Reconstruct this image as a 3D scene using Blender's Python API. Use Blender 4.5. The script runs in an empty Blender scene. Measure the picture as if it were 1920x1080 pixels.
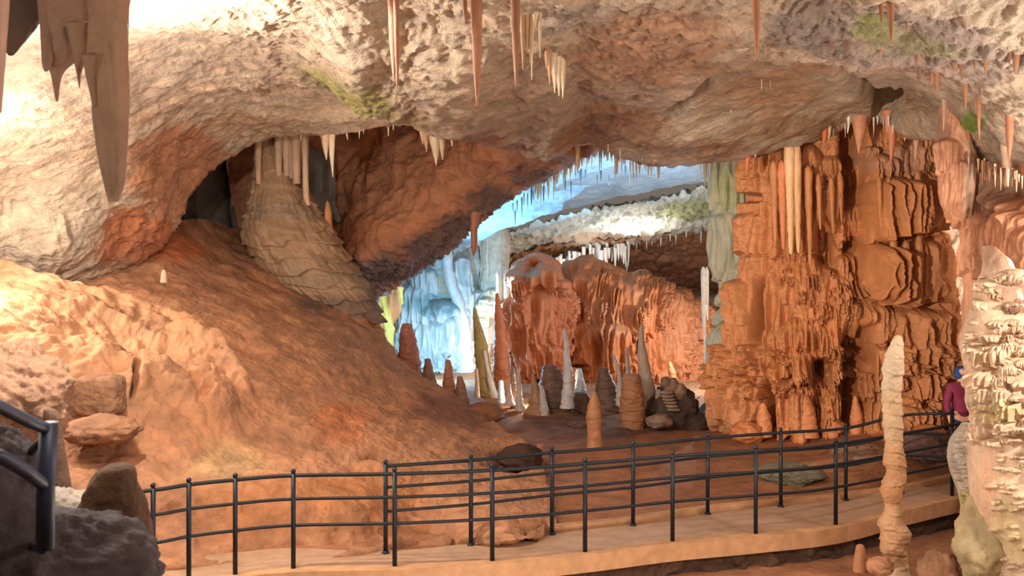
import bpy, math, random
import numpy as np
C = bpy.context.scene.collection
S = bpy.context.scene
F, CX, HY, CH = 1900.0, 960.0, 460.0, 3.57     # focal length in px, principal column, horizon row, camera height
# ---------------------------------------------------------------- camera
cam = bpy.data.cameras.new('camera'); camo = bpy.data.objects.new('camera', cam); C.objects.link(camo)
camo.location = (0, 0, CH); camo.rotation_euler = (math.pi/2, 0, 0)
cam.sensor_width = 36; cam.lens = 36*F/1920; cam.shift_y = -(540-HY)/1920
cam.clip_start = 0.1; cam.clip_end = 300
cam.dof.use_dof = True; cam.dof.focus_distance = 15.5; cam.dof.aperture_fstop = 3.4
S.camera = camo
S.view_settings.view_transform = 'Standard'; S.view_settings.look = 'None'
S.view_settings.gamma = 1; S.view_settings.use_curve_mapping = False
S.view_settings.exposure = 0.2
def W(px, py, D):
    return ((px-CX)/F*D, D, CH+(HY-py)/F*D)
# ---------------------------------------------------------------- world, cave lamps and added fill lights
w = bpy.data.worlds.new('world'); S.world = w; w.use_nodes = True
w.node_tree.nodes['Background'].inputs[0].default_value = (1.0, 0.80, 0.66, 1)
w.node_tree.nodes['Background'].inputs[1].default_value = 0.16
def lamp(name, px, py, D, power, col, r=0.05, spot=None, target=None, blend=0.6):
    l = bpy.data.lights.new(name, 'SPOT' if spot else 'POINT'); l.energy = power; l.color = col; l.shadow_soft_size = r
    o = bpy.data.objects.new(name, l); C.objects.link(o); o.location = W(px, py, D)
    if spot:
        from mathutils import Vector
        l.spot_size = math.radians(spot); l.spot_blend = blend
        o.rotation_euler = (Vector(W(*target))-o.location).to_track_quat('-Z', 'Y').to_euler()
    return o
WHITE = (1, .95, .88); WARM = (1, .87, .72); AMBER = (1, .80, .60); BLUE = (.22, .60, 1.0); COOL = (.72, .88, 1.0)
lamp('fill_hall', 500, -500, 3.0, 230, WARM, .5)  # added off-frame fill over the hall, not a known cave lamp
lamp('fill_right', 1900, 300, 4.0, 45, WARM, .4)  # added off-frame fill for the right side
lamp('lamp_left_ceiling', 214, 130, 10.0, 700, WHITE, .06)
lamp('lamp_left_ceiling_high', 420, -90, 8.6, 420, WHITE, .03)
lamp('lamp_left_wall', -110, 440, 13.2, 340, WHITE, .08)
lamp('lamp_slope', -150, 300, 13.4, 260, WARM, .06)
lamp('fill_hall_left', -900, 300, 5.0, 110, WARM, .1)  # added fill from beyond the left edge
lamp('fill_right_ceiling', 2090, 440, 10.6, 200, WHITE, .05)  # added out of view to brighten the right-hand ceiling
lamp('lamp_column', -1890, 800, 3.0, 7500, WARM, .06, 25, (1590, 520, 19), .5)
lamp('fill_pit', 960, 1260, 8.5, 130, WARM, .05)  # added unseen uplight, brightens the ceiling from below
lamp('fill_pit_right', 1350, 1300, 8.0, 130, WARM, .05)  # same kind of added uplight, further right
lamp('lamp_right_flowstone', 2300, 500, 7.5, 420, WHITE, .1)
lamp('lamp_alcove', 700, 300, 18.5, 40, AMBER, .02)
lamp('lamp_blue', 862, 610, 28.3, 2700, BLUE, .01, 100, (1010, 330, 27.5), .6)
lamp('lamp_blue_low', 840, 640, 27.5, 380, (.22, .6, 1.0), .01)
lamp('lamp_blue_wall', 780, 690, 27.5, 25, COOL, .01)
lamp('fill_blue_vault', 1130, 430, 25.0, 420, (.5, .75, 1.0), .006, 120, (1160, 300, 26.5), .8)  # second blue light added so the whole vault turns blue
lamp('fill_glow', 1100, 515, 33.0, 70, WHITE, .006)  # added to brighten the white stalactites above the mound
lamp('lamp_far_white', 1190, 500, 32.4, 230, WHITE, .01, 130, (1190, 380, 32), .8)
lamp('lamp_orange_mass', 1000, 740, 22.5, 60, AMBER, .01)
lamp('lamp_cream', 915, 640, 29.5, 50, WHITE, .01)
lamp('lamp_yellow', 705, 640, 27.0, 90, (1, .8, .1), .01)
lamp('lamp_blue_stub', 1102, 705, 23.6, 8, BLUE, .01)
lamp('lamp_rim', 1338, 600, 25.3, 420, COOL, .01)
lamp('lamp_gap', 1790, 500, 20.5, 420, WHITE, .01)
# ================================================================ helpers
rng = np.random.RandomState(7)
_perm = rng.permutation(256); _perm = np.concatenate([_perm, _perm, _perm]).astype(np.int64)
_grad = rng.normal(size=(256, 3)); _grad /= np.linalg.norm(_grad, axis=1)[:, None]
def pn(P):
    """gradient noise at points P (...,3), about -1..1"""
    sh = P.shape[:-1]; P = np.asarray(P, float).reshape(-1, 3)
    I = np.floor(P).astype(np.int64); f = P-I; u = f*f*f*(f*(f*6-15)+10); I &= 255
    out = 0
    for dx in (0, 1):
        wx = u[:, 0] if dx else 1-u[:, 0]; a = _perm[(I[:, 0]+dx) & 255]
        for dy in (0, 1):
            wy = u[:, 1] if dy else 1-u[:, 1]; b = _perm[a+((I[:, 1]+dy) & 255)]
            for dz in (0, 1):
                wz = u[:, 2] if dz else 1-u[:, 2]; g = _grad[_perm[b+((I[:, 2]+dz) & 255)]]
                out = out+wx*wy*wz*((f[:, 0]-dx)*g[:, 0]+(f[:, 1]-dy)*g[:, 1]+(f[:, 2]-dz)*g[:, 2])
    return (out*1.5).reshape(sh)
def fbm(P, f=1.0, o=4, seed=0.0, an=(1, 1, 1), ridge=False, gain=.5):
    P = np.asarray(P, float)*np.array(an)*f+seed*13.7; s = 0; a = 1.0; t = 0
    for k in range(o):
        n = pn(P)
        if ridge: n = 1-2*np.abs(n)
        s = s+a*n; t += a; a *= gain; P = P*2.03+5.1
    return s/t
def sm(x, a, b):
    t = np.clip((x-a)/(b-a+1e-9), 0, 1); return t*t*(3-2*t)
def lin(c):
    c = np.asarray(c, float)/255.0
    return np.where(c <= .04045, c/12.92, ((c+.055)/1.055)**2.4)
def crom(pts, n):
    """n points along a Catmull-Rom curve through pts"""
    p = np.asarray(pts, float); m = len(p); q = np.vstack([2*p[0]-p[1], p, 2*p[-1]-p[-2]])
    t = np.linspace(0, m-1-1e-9, n); i = t.astype(int); f = (t-i)[:, None]
    a, b, c, d = q[i], q[i+1], q[i+2], q[i+3]
    return .5*((2*b)+(-a+c)*f+(2*a-5*b+4*c-d)*f*f+(-a+3*b-3*c+d)*f**3)
def rbf(pts):
    """smooth depth function through (px, py, depth) control points"""
    p = np.asarray(pts, float); X = p[:, :2]/1000; n = len(p); c = .12
    K = np.sqrt(((X[:, None]-X[None])**2).sum(2)+c*c)-0; A = np.zeros((n+3, n+3)); A[:n, :n] = K
    A[:n, n] = 1; A[:n, n+1:] = X; A[n, :n] = 1; A[n+1:, :n] = X.T
    sol = np.linalg.solve(A, np.r_[p[:, 2], 0, 0, 0])
    def f(px, py):
        out = sol[n]+sol[n+1]*px/1000+sol[n+2]*py/1000
        for k in range(n):
            out = out+sol[k]*np.sqrt((px/1000-X[k, 0])**2+(py/1000-X[k, 1])**2+c*c)
        return out
    return f
def WP(px, py, D):
    return np.stack([(px-CX)/F*D, D+0*px, CH+(HY-py)/F*D], -1)
def gnormal(P, wrap=False):
    du = np.gradient(P, axis=0)
    if wrap:
        Q = np.concatenate([P[:, -1:], P, P[:, :1]], 1); dv = np.gradient(Q, axis=1)[:, 1:-1]
    else: dv = np.gradient(P, axis=1)
    n = np.cross(du, dv); return n/(np.linalg.norm(n, axis=-1, keepdims=True)+1e-9)
MATS = {}
def rock(name, bump=.5, scale=1.0, rough=.8, var=(.72, 1.12), rust=(.9, .70, .52), rusty=.35, dist=.03, spec=.3):
    m = bpy.data.materials.new(name); m.use_nodes = True; nt = m.node_tree; N = nt.nodes; L = nt.links
    b = N['Principled BSDF']; b.inputs['Roughness'].default_value = rough; b.inputs['Specular IOR Level'].default_value = spec
    at = N.new('ShaderNodeAttribute'); at.attribute_name = 'tint'
    geo = N.new('ShaderNodeNewGeometry')
    def noise(s, d, r=.6):
        n = N.new('ShaderNodeTexNoise'); n.inputs['Scale'].default_value = s*scale; n.inputs['Detail'].default_value = d
        n.inputs['Roughness'].default_value = r; L.new(geo.outputs['Position'], n.inputs['Vector']); return n
    n1 = noise(2.2, 6, .65); n2 = noise(1.1, 3); n3 = noise(14, 5, .7)
    mr = N.new('ShaderNodeMapRange'); mr.inputs[1].default_value = .33; mr.inputs[2].default_value = .67
    mr.inputs[3].default_value = var[0]; mr.inputs[4].default_value = var[1]; L.new(n1.outputs['Fac'], mr.inputs[0])
    mul = N.new('ShaderNodeVectorMath'); mul.operation = 'SCALE'; L.new(at.outputs['Color'], mul.inputs[0]); L.new(mr.outputs[0], mul.inputs['Scale'])
    mr2 = N.new('ShaderNodeMapRange'); mr2.inputs[1].default_value = .5; mr2.inputs[2].default_value = .68
    mr2.inputs[3].default_value = 0; mr2.inputs[4].default_value = rusty; L.new(n2.outputs['Fac'], mr2.inputs[0])
    mx = N.new('ShaderNodeMix'); mx.data_type = 'RGBA'; mx.blend_type = 'MULTIPLY'
    L.new(mr2.outputs[0], mx.inputs[0]); L.new(mul.outputs[0], mx.inputs[6]); mx.inputs[7].default_value = (*rust, 1)
    L.new(mx.outputs[2], b.inputs['Base Color'])
    v = N.new('ShaderNodeTexVoronoi'); v.inputs['Scale'].default_value = 9*scale; L.new(geo.outputs['Position'], v.inputs['Vector'])
    ad = N.new('ShaderNodeMath'); ad.operation = 'MULTIPLY_ADD'; L.new(v.outputs['Distance'], ad.inputs[0]); ad.inputs[1].default_value = .35; L.new(n3.outputs['Fac'], ad.inputs[2])
    bp = N.new('ShaderNodeBump'); bp.inputs['Strength'].default_value = bump; bp.inputs['Distance'].default_value = dist
    L.new(ad.outputs[0], bp.inputs['Height']); L.new(bp.outputs[0], b.inputs['Normal'])
    MATS[name] = m; return m
def plain(name, col, rough=.5, metal=0.0, var=.15, scale=6, bump=.1):
    m = bpy.data.materials.new(name); m.use_nodes = True; nt = m.node_tree; N = nt.nodes; L = nt.links
    b = N['Principled BSDF']; b.inputs['Roughness'].default_value = rough; b.inputs['Metallic'].default_value = metal
    geo = N.new('ShaderNodeNewGeometry'); n = N.new('ShaderNodeTexNoise'); n.inputs['Scale'].default_value = scale; n.inputs['Detail'].default_value = 5
    L.new(geo.outputs['Position'], n.inputs['Vector'])
    c = lin(col); r = N.new('ShaderNodeValToRGB'); r.color_ramp.elements[0].position = .35; r.color_ramp.elements[1].position = .65
    r.color_ramp.elements[0].color = (*(c*(1-var)), 1); r.color_ramp.elements[1].color = (*(c*(1+var)), 1)
    L.new(n.outputs['Fac'], r.inputs[0]); L.new(r.outputs[0], b.inputs['Base Color'])
    bp = N.new('ShaderNodeBump'); bp.inputs['Strength'].default_value = bump; bp.inputs['Distance'].default_value = .01
    L.new(n.outputs['Fac'], bp.inputs['Height']); L.new(bp.outputs[0], b.inputs['Normal'])
    MATS[name] = m; return m
def tag(o, label, cat=None, group=None, kind=None):
    if label: o['label'] = label
    if cat: o['category'] = cat
    if group: o['group'] = group
    if kind: o['kind'] = kind
    return o
def mkmesh(name, V, Fq, mat, tint, origin=None, parent=None, smooth=True, Ft=None):
    """V (n,3) world, Fq (m,4) quads; linked as one object with its origin at `origin`"""
    V = np.asarray(V, float); 
    if origin is None: origin = (0, 0, 0)
    me = bpy.data.meshes.new(name); me.vertices.add(len(V)); me.vertices.foreach_set('co', (V-np.array(origin)).astype(np.float32).ravel())
    loops = np.asarray(Fq, np.int32).ravel(); nq = len(Fq); st = np.arange(nq)*4; tot = np.full(nq, 4)
    if Ft is not None and len(Ft):
        st = np.r_[st, nq*4+np.arange(len(Ft))*3]; tot = np.r_[tot, np.full(len(Ft), 3)]; loops = np.r_[loops, np.asarray(Ft, np.int32).ravel()]
    me.loops.add(len(loops)); me.loops.foreach_set('vertex_index', loops.astype(np.int32))
    me.polygons.add(len(st)); me.polygons.foreach_set('loop_start', st.astype(np.int32)); me.polygons.foreach_set('loop_total', tot.astype(np.int32))
    me.polygons.foreach_set('use_smooth', np.full(len(st), bool(smooth)))
    me.update(calc_edges=True)
    if tint is not None:
        ca = me.color_attributes.new('tint', 'FLOAT_COLOR', 'POINT')
        t = np.ones((len(V), 4)); t[:, :3] = tint; ca.data.foreach_set('color', t.astype(np.float32).ravel())
    me.materials.append(MATS[mat])
    o = bpy.data.objects.new(name, me); C.objects.link(o)
    if parent is not None:
        o.parent = parent; o.location = np.array(origin)-np.array(parent.location)
    else: o.location = origin
    return o
def gridmesh(name, P, mat, tint, origin=None, parent=None, wrap=False, caps=False):
    nr, nc = P.shape[:2]; idx = np.arange(nr*nc).reshape(nr, nc)
    if wrap: idx = np.concatenate([idx, idx[:, :1]], 1)
    q = np.stack([idx[:-1, :-1], idx[:-1, 1:], idx[1:, 1:], idx[1:, :-1]], -1).reshape(-1, 4)
    if np.ndim(tint) == 3: tint = tint.reshape(-1, 3)
    return mkmesh(name, P.reshape(-1, 3), q, mat, tint, origin, parent)
def tints(base, px, py, P, patches=(), seed=0, vary=.12):
    """stone colour: a base shade with soft-edged patches of mineral colour, painted light and shade (px, py, rx, ry, colour, strength)"""
    T = np.ones(px.shape+(3,))*lin(base); T = T*(1+vary*fbm(P, .7, 4, seed))[..., None]
    n = fbm(P, 1.6, 4, seed+3)
    for (x, y, rx, ry, c, s) in patches:
        g = np.exp(-((px-x)/rx)**2-((py-y)/ry)**2)
        m = np.clip(sm(g+n*.45, .25, .75)*s, 0, 1)[..., None]; T = T*(1-m)+lin(c)*m
    return np.clip(T, 0, 1)
def sheet(name, top, edge, dep, nr, nc, mat, base, patches=(), relief=None, roll=(0, 0, 0), nb=14, amp=((.25, .35), (.08, 1.3), (.03, 5)), seed=0, dexp=1.0, dmin=3.5):
    """a rock face between two outline curves; past the edge curve it turns back and away (roll = dx, dy px, dD m)"""
    A = crom(top, nc); B = crom(edge, nc); s = np.linspace(0, 1, nr)[:, None]**dexp
    px = A[None, :, 0]*(1-s)+B[None, :, 0]*s; py = A[None, :, 1]*(1-s)+B[None, :, 1]*s
    D = np.maximum(rbf(dep)(px, py), dmin)
    if nb and roll[2]:
        k = (np.linspace(0, 1, nb+1)[1:]*math.pi/2)[:, None]
        px = np.vstack([px, px[-1:]+roll[0]*(1-np.cos(k))]); py = np.vstack([py, py[-1:]+roll[1]*(1-np.cos(k))])
        D = np.vstack([D, D[-1:]+roll[2]*np.sin(k)])
    P = WP(px, py, D); n = gnormal(P)
    v = P-np.array([0, 0, CH]); sgn = -np.sign(np.median((n*v).sum(-1))); n = n*sgn
    d = 0
    for i, (a, f) in enumerate(amp): d = d+a*fbm(P, f, 4, seed+i)
    if relief is not None: d = d+relief(px, py, P)
    P = P+n*d[..., None]
    return gridmesh(name, P, mat, tints(base, px, py, P, patches, seed))
def tier(px, py, cx, yt, hw, yb, prot, fl=12.0, seed=0, drop=.6):
    """one flowstone curtain: domed top, fluted face, ragged undercut hem"""
    u = (px-cx)/hw; ins = np.abs(u) < 1; dome = np.sqrt(np.clip(1-u*u, 0, 1))
    q = np.stack([px/fl+seed*3.1, py*0+seed*7.7, py/(fl*9)], -1); n1 = pn(q)
    q2 = np.stack([px/fl*.8+seed*1.3+40, py*0+2.2, py*0+.3], -1); n2 = pn(q2)
    t = np.clip((py-(yt+(1-dome)*hw*drop))/(hw*.55), 0, 1); prof = np.sin(t*math.pi/2)**.8
    hem = yb+n2*min(28, (yb-yt)*.4)-(1-dome)*hw*.3
    cut = sm(hem-py, -1.5, 3.5)
    return np.where(ins, prot*(.35+.65*dome)*prof*cut*(1-.42*np.abs(n1)*2*t), 0)
def tiers(px, py, L, fl=12.0):
    h = np.zeros(np.broadcast(px, py).shape); px = np.broadcast_to(px, h.shape); py = np.broadcast_to(py, h.shape)
    for i, a in enumerate(L):
        f = a[5] if len(a) > 5 else fl
        m = (px > a[0]-a[2]) & (px < a[0]+a[2]) & (py > a[1]-2) & (py < a[3]+22)
        if m.any(): h[m] = np.maximum(h[m], tier(px[m], py[m], *a[:5], fl=f, seed=i*1.7+a[0]*.01))
    return h
def rtiers(x0, x1, y0, y1, n, hw=(10, 26), ht=(14, 40), prot=(.05, .14), seed=1):
    r = random.Random(seed); return [(r.uniform(x0, x1), y, w_, y+r.uniform(*ht), r.uniform(*prot), w_/3.2) for y, w_ in ((r.uniform(y0, y1), r.uniform(*hw)) for _ in range(n))]
def spel(name, D, pts, mat, base, nr=70, seg=28, amp=.15, freq=3.0, flute=0.0, nfl=9, terr=0.0, tper=.25, seed=0, parent=None, flat=1.0, patches=(), pos='base', tip=(True, False), vfreq=1.0):
    """a stalagmite / stalactite / pillar: pts = (px, py, half width px) down its axis"""
    p = crom(pts, nr); px, py, hw = p[:, 0], p[:, 1], np.clip(p[:, 2], .4, None)
    if tip[0]: k = np.linspace(0, 1, 5)[:4]; hw[:4] *= np.sqrt(k+.02)
    if tip[1]: k = np.linspace(1, 0, 5)[1:]; hw[-4:] *= np.sqrt(k+.02)
    ax = WP(px, py, np.full(nr, float(D))); r = hw/F*D
    th = np.linspace(0, 2*math.pi, seg, endpoint=False)
    q = np.stack([np.cos(th)[None]*r.mean()+D+0*ax[:, :1], np.sin(th)[None]*r.mean()+0*ax[:, :1]+seed*5, ax[:, 2:3]*vfreq+0*th[None]], -1)
    k = 1+amp*fbm(q, freq, 4, seed)+amp*.45*fbm(q, freq*5, 3, seed+4)
    if flute: k = k+flute*fbm(q*np.array([1, 1, .12]), nfl*.6/ max(r.mean(), .02)*.35, 2, seed+2, ridge=True)
    if terr:
        zz = ax[:, 2:3]/tper+.9*fbm(q, 2.0, 2, seed+5); fr = zz-np.floor(zz); k = k+terr*(1-fr)**1.5*(.5+.7*fbm(q, 6/ max(r.mean(), .05)*.1+1, 2, seed+8))
    R = r[:, None]*np.clip(k, .3, 2.2)
    P = np.stack([ax[:, :1]+np.cos(th)[None]*R, ax[:, 1:2]+np.sin(th)[None]*R*flat, ax[:, 2:3]+0*R], -1)
    zl = [0, -1] if ax[0, 2] > ax[-1, 2] else [-1, 0]
    org = ax[zl[1]] if pos == 'base' else ax[zl[0]]
    PX = np.broadcast_to(px[:, None], R.shape); PY = np.broadcast_to(py[:, None], R.shape)
    T = tints(base, PX, PY, P, patches, seed)
    nrr, nc = P.shape[:2]; idx = np.arange(nrr*nc).reshape(nrr, nc); idx2 = np.concatenate([idx, idx[:, :1]], 1)
    qd = np.stack([idx2[:-1, :-1], idx2[1:, :-1], idx2[1:, 1:], idx2[:-1, 1:]], -1).reshape(-1, 4)
    V = np.vstack([P.reshape(-1, 3), P[0].mean(0), P[-1].mean(0)]); a, b = nrr*nc, nrr*nc+1
    Ft = [(a, idx2[0, j], idx2[0, j+1]) for j in range(nc)]+[(b, idx2[-1, j+1], idx2[-1, j]) for j in range(nc)]
    T = np.vstack([T.reshape(-1, 3), T[0, 0], T[-1, 0]])
    return mkmesh(name, V, qd, mat, T, tuple(org), parent, Ft=Ft)
def boulder(name, D, px, py, rx, ry, mat, base, ry_d=None, seed=0, amp=.25, freq=1.6, nr=40, seg=56, parent=None, shape=None, terr=0, z_flat=None):
    """a rock: an ellipsoid roughened by noise; rx, ry in px"""
    c = np.array(W(px, py, D)); a = rx/F*D; b = ry/F*D; d = ry_d if ry_d else a
    ph = np.linspace(0.02, math.pi-.02, nr)[:, None]; th = np.linspace(0, 2*math.pi, seg, endpoint=False)[None]
    u = np.stack([np.sin(ph)*np.cos(th), np.sin(ph)*np.sin(th), np.cos(ph)+0*th], -1)
    k = 1+amp*fbm(u, freq, 4, seed)+amp*.25*fbm(u, freq*4, 3, seed+2, ridge=True)
    if shape is not None: k = k*shape(u)
    P = c+u*np.array([a, d, b])*k[..., None]
    idx = np.arange(nr*seg).reshape(nr, seg); idx2 = np.concatenate([idx, idx[:, :1]], 1)
    qd = np.stack([idx2[:-1, :-1], idx2[1:, :-1], idx2[1:, 1:], idx2[:-1, 1:]], -1).reshape(-1, 4)
    V = np.vstack([P.reshape(-1, 3), P[0].mean(0), P[-1].mean(0)]); ia, ib = nr*seg, nr*seg+1
    Ft = [(ia, idx2[0, j], idx2[0, j+1]) for j in range(seg)]+[(ib, idx2[-1, j+1], idx2[-1, j]) for j in range(seg)]
    T = np.ones((len(V), 3))*lin(base)*(1+.15*fbm(V, 2, 3, seed))[:, None]
    return mkmesh(name, V, qd, mat, T, (c[0], c[1], c[2]-b), parent, Ft=Ft)
def tubemesh(pts, r, seg=10):
    pts = np.asarray(pts, float); n = len(pts); d = np.gradient(pts, axis=0); d /= np.linalg.norm(d, axis=1)[:, None]+1e-9
    up = np.array([0, 0, 1.0]) if abs(d[:, 2]).mean() < .8 else np.array([1.0, 0, 0])
    a = np.cross(d, up); a /= np.linalg.norm(a, axis=1)[:, None]; b = np.cross(d, a)
    r = np.broadcast_to(np.asarray(r, float), (n,)); th = np.linspace(0, 2*math.pi, seg, endpoint=False)
    P = pts[:, None]+r[:, None, None]*(np.cos(th)[None, :, None]*a[:, None]+np.sin(th)[None, :, None]*b[:, None])
    idx = np.arange(n*seg).reshape(n, seg); idx = np.concatenate([idx, idx[:, :1]], 1)
    q = np.stack([idx[:-1, :-1], idx[:-1, 1:], idx[1:, 1:], idx[1:, :-1]], -1).reshape(-1, 4)
    V = np.vstack([P.reshape(-1, 3), pts[0], pts[-1]])
    Ft = [(n*seg, idx[0, j+1], idx[0, j]) for j in range(seg)]+[(n*seg+1, idx[-1, j], idx[-1, j+1]) for j in range(seg)]
    return V, q, Ft
def tube(name, pts, r, mat, parent=None, seg=10, tint=None):
    V, q, Ft = tubemesh(pts, r, seg); pts = np.asarray(pts, float); o = pts[np.argmin(pts[:, 2])]
    return mkmesh(name, V, q, mat, tint, tuple(o), parent, Ft=Ft)
def empty(name, loc, label, cat, group=None):
    o = bpy.data.objects.new(name, None); C.objects.link(o); o.location = loc; o.empty_display_size = .2
    return tag(o, label, cat, group)
def struct(o): o['kind'] = 'structure'; return o
rock('cave_rock', .8, 1.0, .8, var=(.62, 1.16))
rock('cave_rock_scalloped', 1.0, 1.3, .75, var=(.62, 1.22), dist=.07)
rock('mud_rock', .8, 1.0, .85, var=(.6, 1.18), rusty=.3, dist=.045)
rock('flowstone', .5, 1.6, .55, var=(.8, 1.08), rusty=.25, spec=.45)
rock('pale_flowstone', .45, 2.0, .5, var=(.8, 1.06), rust=(1, .82, .6), rusty=.3, spec=.5)
rock('far_rock', .7, .6, .8, var=(.7, 1.12), rust=(.9, .75, .6), rusty=.3, dist=.06)
rock('dripstone', .4, 3.0, .5, var=(.82, 1.06), rust=(1, .8, .6), rusty=.2, dist=.01)
# ================================================================ the rock shell of the cave
def scallops(a, f, rot=.6, st=(1, 1, 1), seed=0):
    def g(px, py, P):
        c, s = math.cos(rot), math.sin(rot); X = P[..., 0]*c+P[..., 2]*s*1.5; Z = -P[..., 0]*s+P[..., 2]*c*1.5
        Q = np.stack([X*st[0], P[..., 1]*st[1], Z*st[2]], -1)
        return a*fbm(Q, f, 3, seed, ridge=True)
    return g
# ---- the low vaulted ceiling and the wall it turns into on the left
ceil_top = [(-1100, 900), (-1000, 500), (-800, 100), (-500, -150), (-250, -350), (0, -420), (150, -420), (330, -420), (500, -420), (680, -420), (860, -420), (1030, -420), (1200, -420), (1400, -420), (1600, -420), (1800, -420), (2000, -420), (2250, -380), (2500, -300)]
ceil_edge = [(-300, 640), (-60, 560), (70, 530), (200, 512), (290, 458), (332, 415), (360, 350), (420, 295), (520, 250), (680, 231), (860, 232), (1020, 240), (1160, 272), (1300, 280), (1500, 246), (1640, 216), (1790, 262), (1960, 335), (2250, 420)]
ceil_dep = [(-1100, 900, 12), (-1000, 500, 12), (-800, 100, 9.5), (-500, -150, 7.5), (-300, 600, 15), (-60, 555, 16.6), (70, 525, 17.6), (200, 510, 18.3), (300, 450, 19), (340, 400, 19.3), (400, 310, 20), (520, 252, 20.3), (680, 232, 20.2), (860, 232, 19.8), (1020, 240, 19.3), (1200, 278, 18.6), (1320, 278, 18.4), (1500, 246, 18.6), (1640, 216, 18.6), (1800, 275, 15.5), (1950, 335, 12.6), (2250, 420, 10),
            (0, 350, 16.2), (120, 360, 16.9), (230, 400, 17.6), (60, 480, 17.0), (160, 480, 17.6), (0, 180, 13.5), (150, 220, 14.8), (300, 200, 16), (420, 180, 17.0), (600, 160, 16.6), (640, 120, 14.6), (850, 190, 17.0), (760, 60, 12.4), (1000, 120, 13.8), (1200, 150, 14.2), (1100, 30, 11), (1350, 60, 11), (1450, 180, 15.4), (1600, 120, 12.6), (1750, 80, 10.4), (1850, 180, 11.8), (1900, 60, 9),
            (0, 0, 10), (250, 0, 10.6), (500, 0, 10.6), (900, 0, 10.4), (1500, 0, 9.6), (1920, 0, 8.2), (0, -420, 5.2), (500, -420, 5.2), (1000, -420, 5.2), (1500, -420, 5), (2200, -300, 4.4), (-700, 0, 7)]
def ceil_relief(px, py, P):
    h = 0
    # the overhanging slab whose hem runs from the upper left down to the middle lip
    ye = np.interp(px, [500, 640, 740, 850, 950, 1040, 1100], [110, 128, 150, 185, 222, 243, 262])
    m = sm(px, 560, 680)*(1-sm(px, 1040, 1110))
    h = h+.55*m*sm(ye-py+8*pn(np.stack([px/25, py*0, py*0], -1)), -4, 8)*(1-sm(ye-py, 10, 170)*.9)
    # long shallow fold of the right-hand slab, with its almond hollow
    yf = np.interp(px, [1180, 1330, 1450, 1560, 1620, 1700], [268, 150, 118, 124, 160, 215])
    h = h-.30*np.exp(-((py-yf)/9)**2)*sm(px, 1200, 1330)*(1-sm(px, 1620, 1700))
    h = h+.20*sm(py, 205, 235)*sm(px, 1100, 1250)*(1-sm(px, 1700, 1800))
    # shallow square pit by the column
    h = h-.9*sm(px, 1634, 1644)*(1-sm(px, 1686, 1696))*sm(py, 160, 168)*(1-sm(py, 208, 217))
    sc = scallops(.085, 2.1, .45, (.55, .5, 1.7), 3)(px, py, P); sc2 = scallops(.065, 5.0, .45, (.6, .6, 1.6), 5)(px, py, P)
    calm = sm(py, 150, 60)*.0+1-.65*sm(px, 1150, 1350)*sm(py, 90, 150)
    h = h+(sc+sc2)*calm*(.35+.65*sm(px, 250, 500))
    low = sm(py, 260, 400)*(1-sm(px, 260, 350)); h = h+low*.12*fbm(P, 2.6, 4, 9, ridge=True)
    h = h+.12*np.exp(-((px-95)/70)**2-((py-420)/120)**2)*3-.25*np.exp(-((px-215)/40)**2-((py-420)/60)**2)
    return h
CREAM = (214, 190, 163)
struct(sheet('ceiling', ceil_top, ceil_edge, ceil_dep, 560, 900, 'cave_rock_scalloped', CREAM, [
    (330, 330, 120, 110, (200, 128, 82), .8), (250, 440, 90, 70, (205, 125, 80), .9), (480, 230, 120, 30, (205, 165, 130), .5),
    (660, 120, 100, 34, (168, 165, 88), .75), (760, 155, 60, 22, (150, 140, 70), .6), (830, 190, 130, 26, (176, 112, 70), .9), (960, 215, 60, 14, (170, 105, 66), .8),
    (1230, 80, 170, 80, (196, 140, 104), .7), (1150, 230, 120, 45, (186, 136, 98), .7), (1300, 255, 130, 22, (166, 122, 92), .8), (1480, 225, 120, 18, (176, 132, 98), .7),
    (1450, 170, 110, 40, (200, 145, 100), .6), (1540, 130, 70, 12, (196, 142, 104), .6), (1700, 50, 230, 60, (158, 140, 132), .8), (1640, 40, 50, 26, (166, 165, 92), .7), (1745, 65, 90, 20, (168, 162, 110), .6), (1800, 110, 200, 40, (172, 150, 140), .6),
    (1100, 10, 120, 20, (180, 160, 150), .5), (1500, 30, 90, 50, (165, 150, 145), .6), (1830, 225, 22, 20, (140, 175, 70), .9)],
    ceil_relief, roll=(10, -150, 3.2), nb=26, amp=((.22, .45), (.10, 1.3), (.045, 4.5), (.016, 12)), seed=1))
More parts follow.
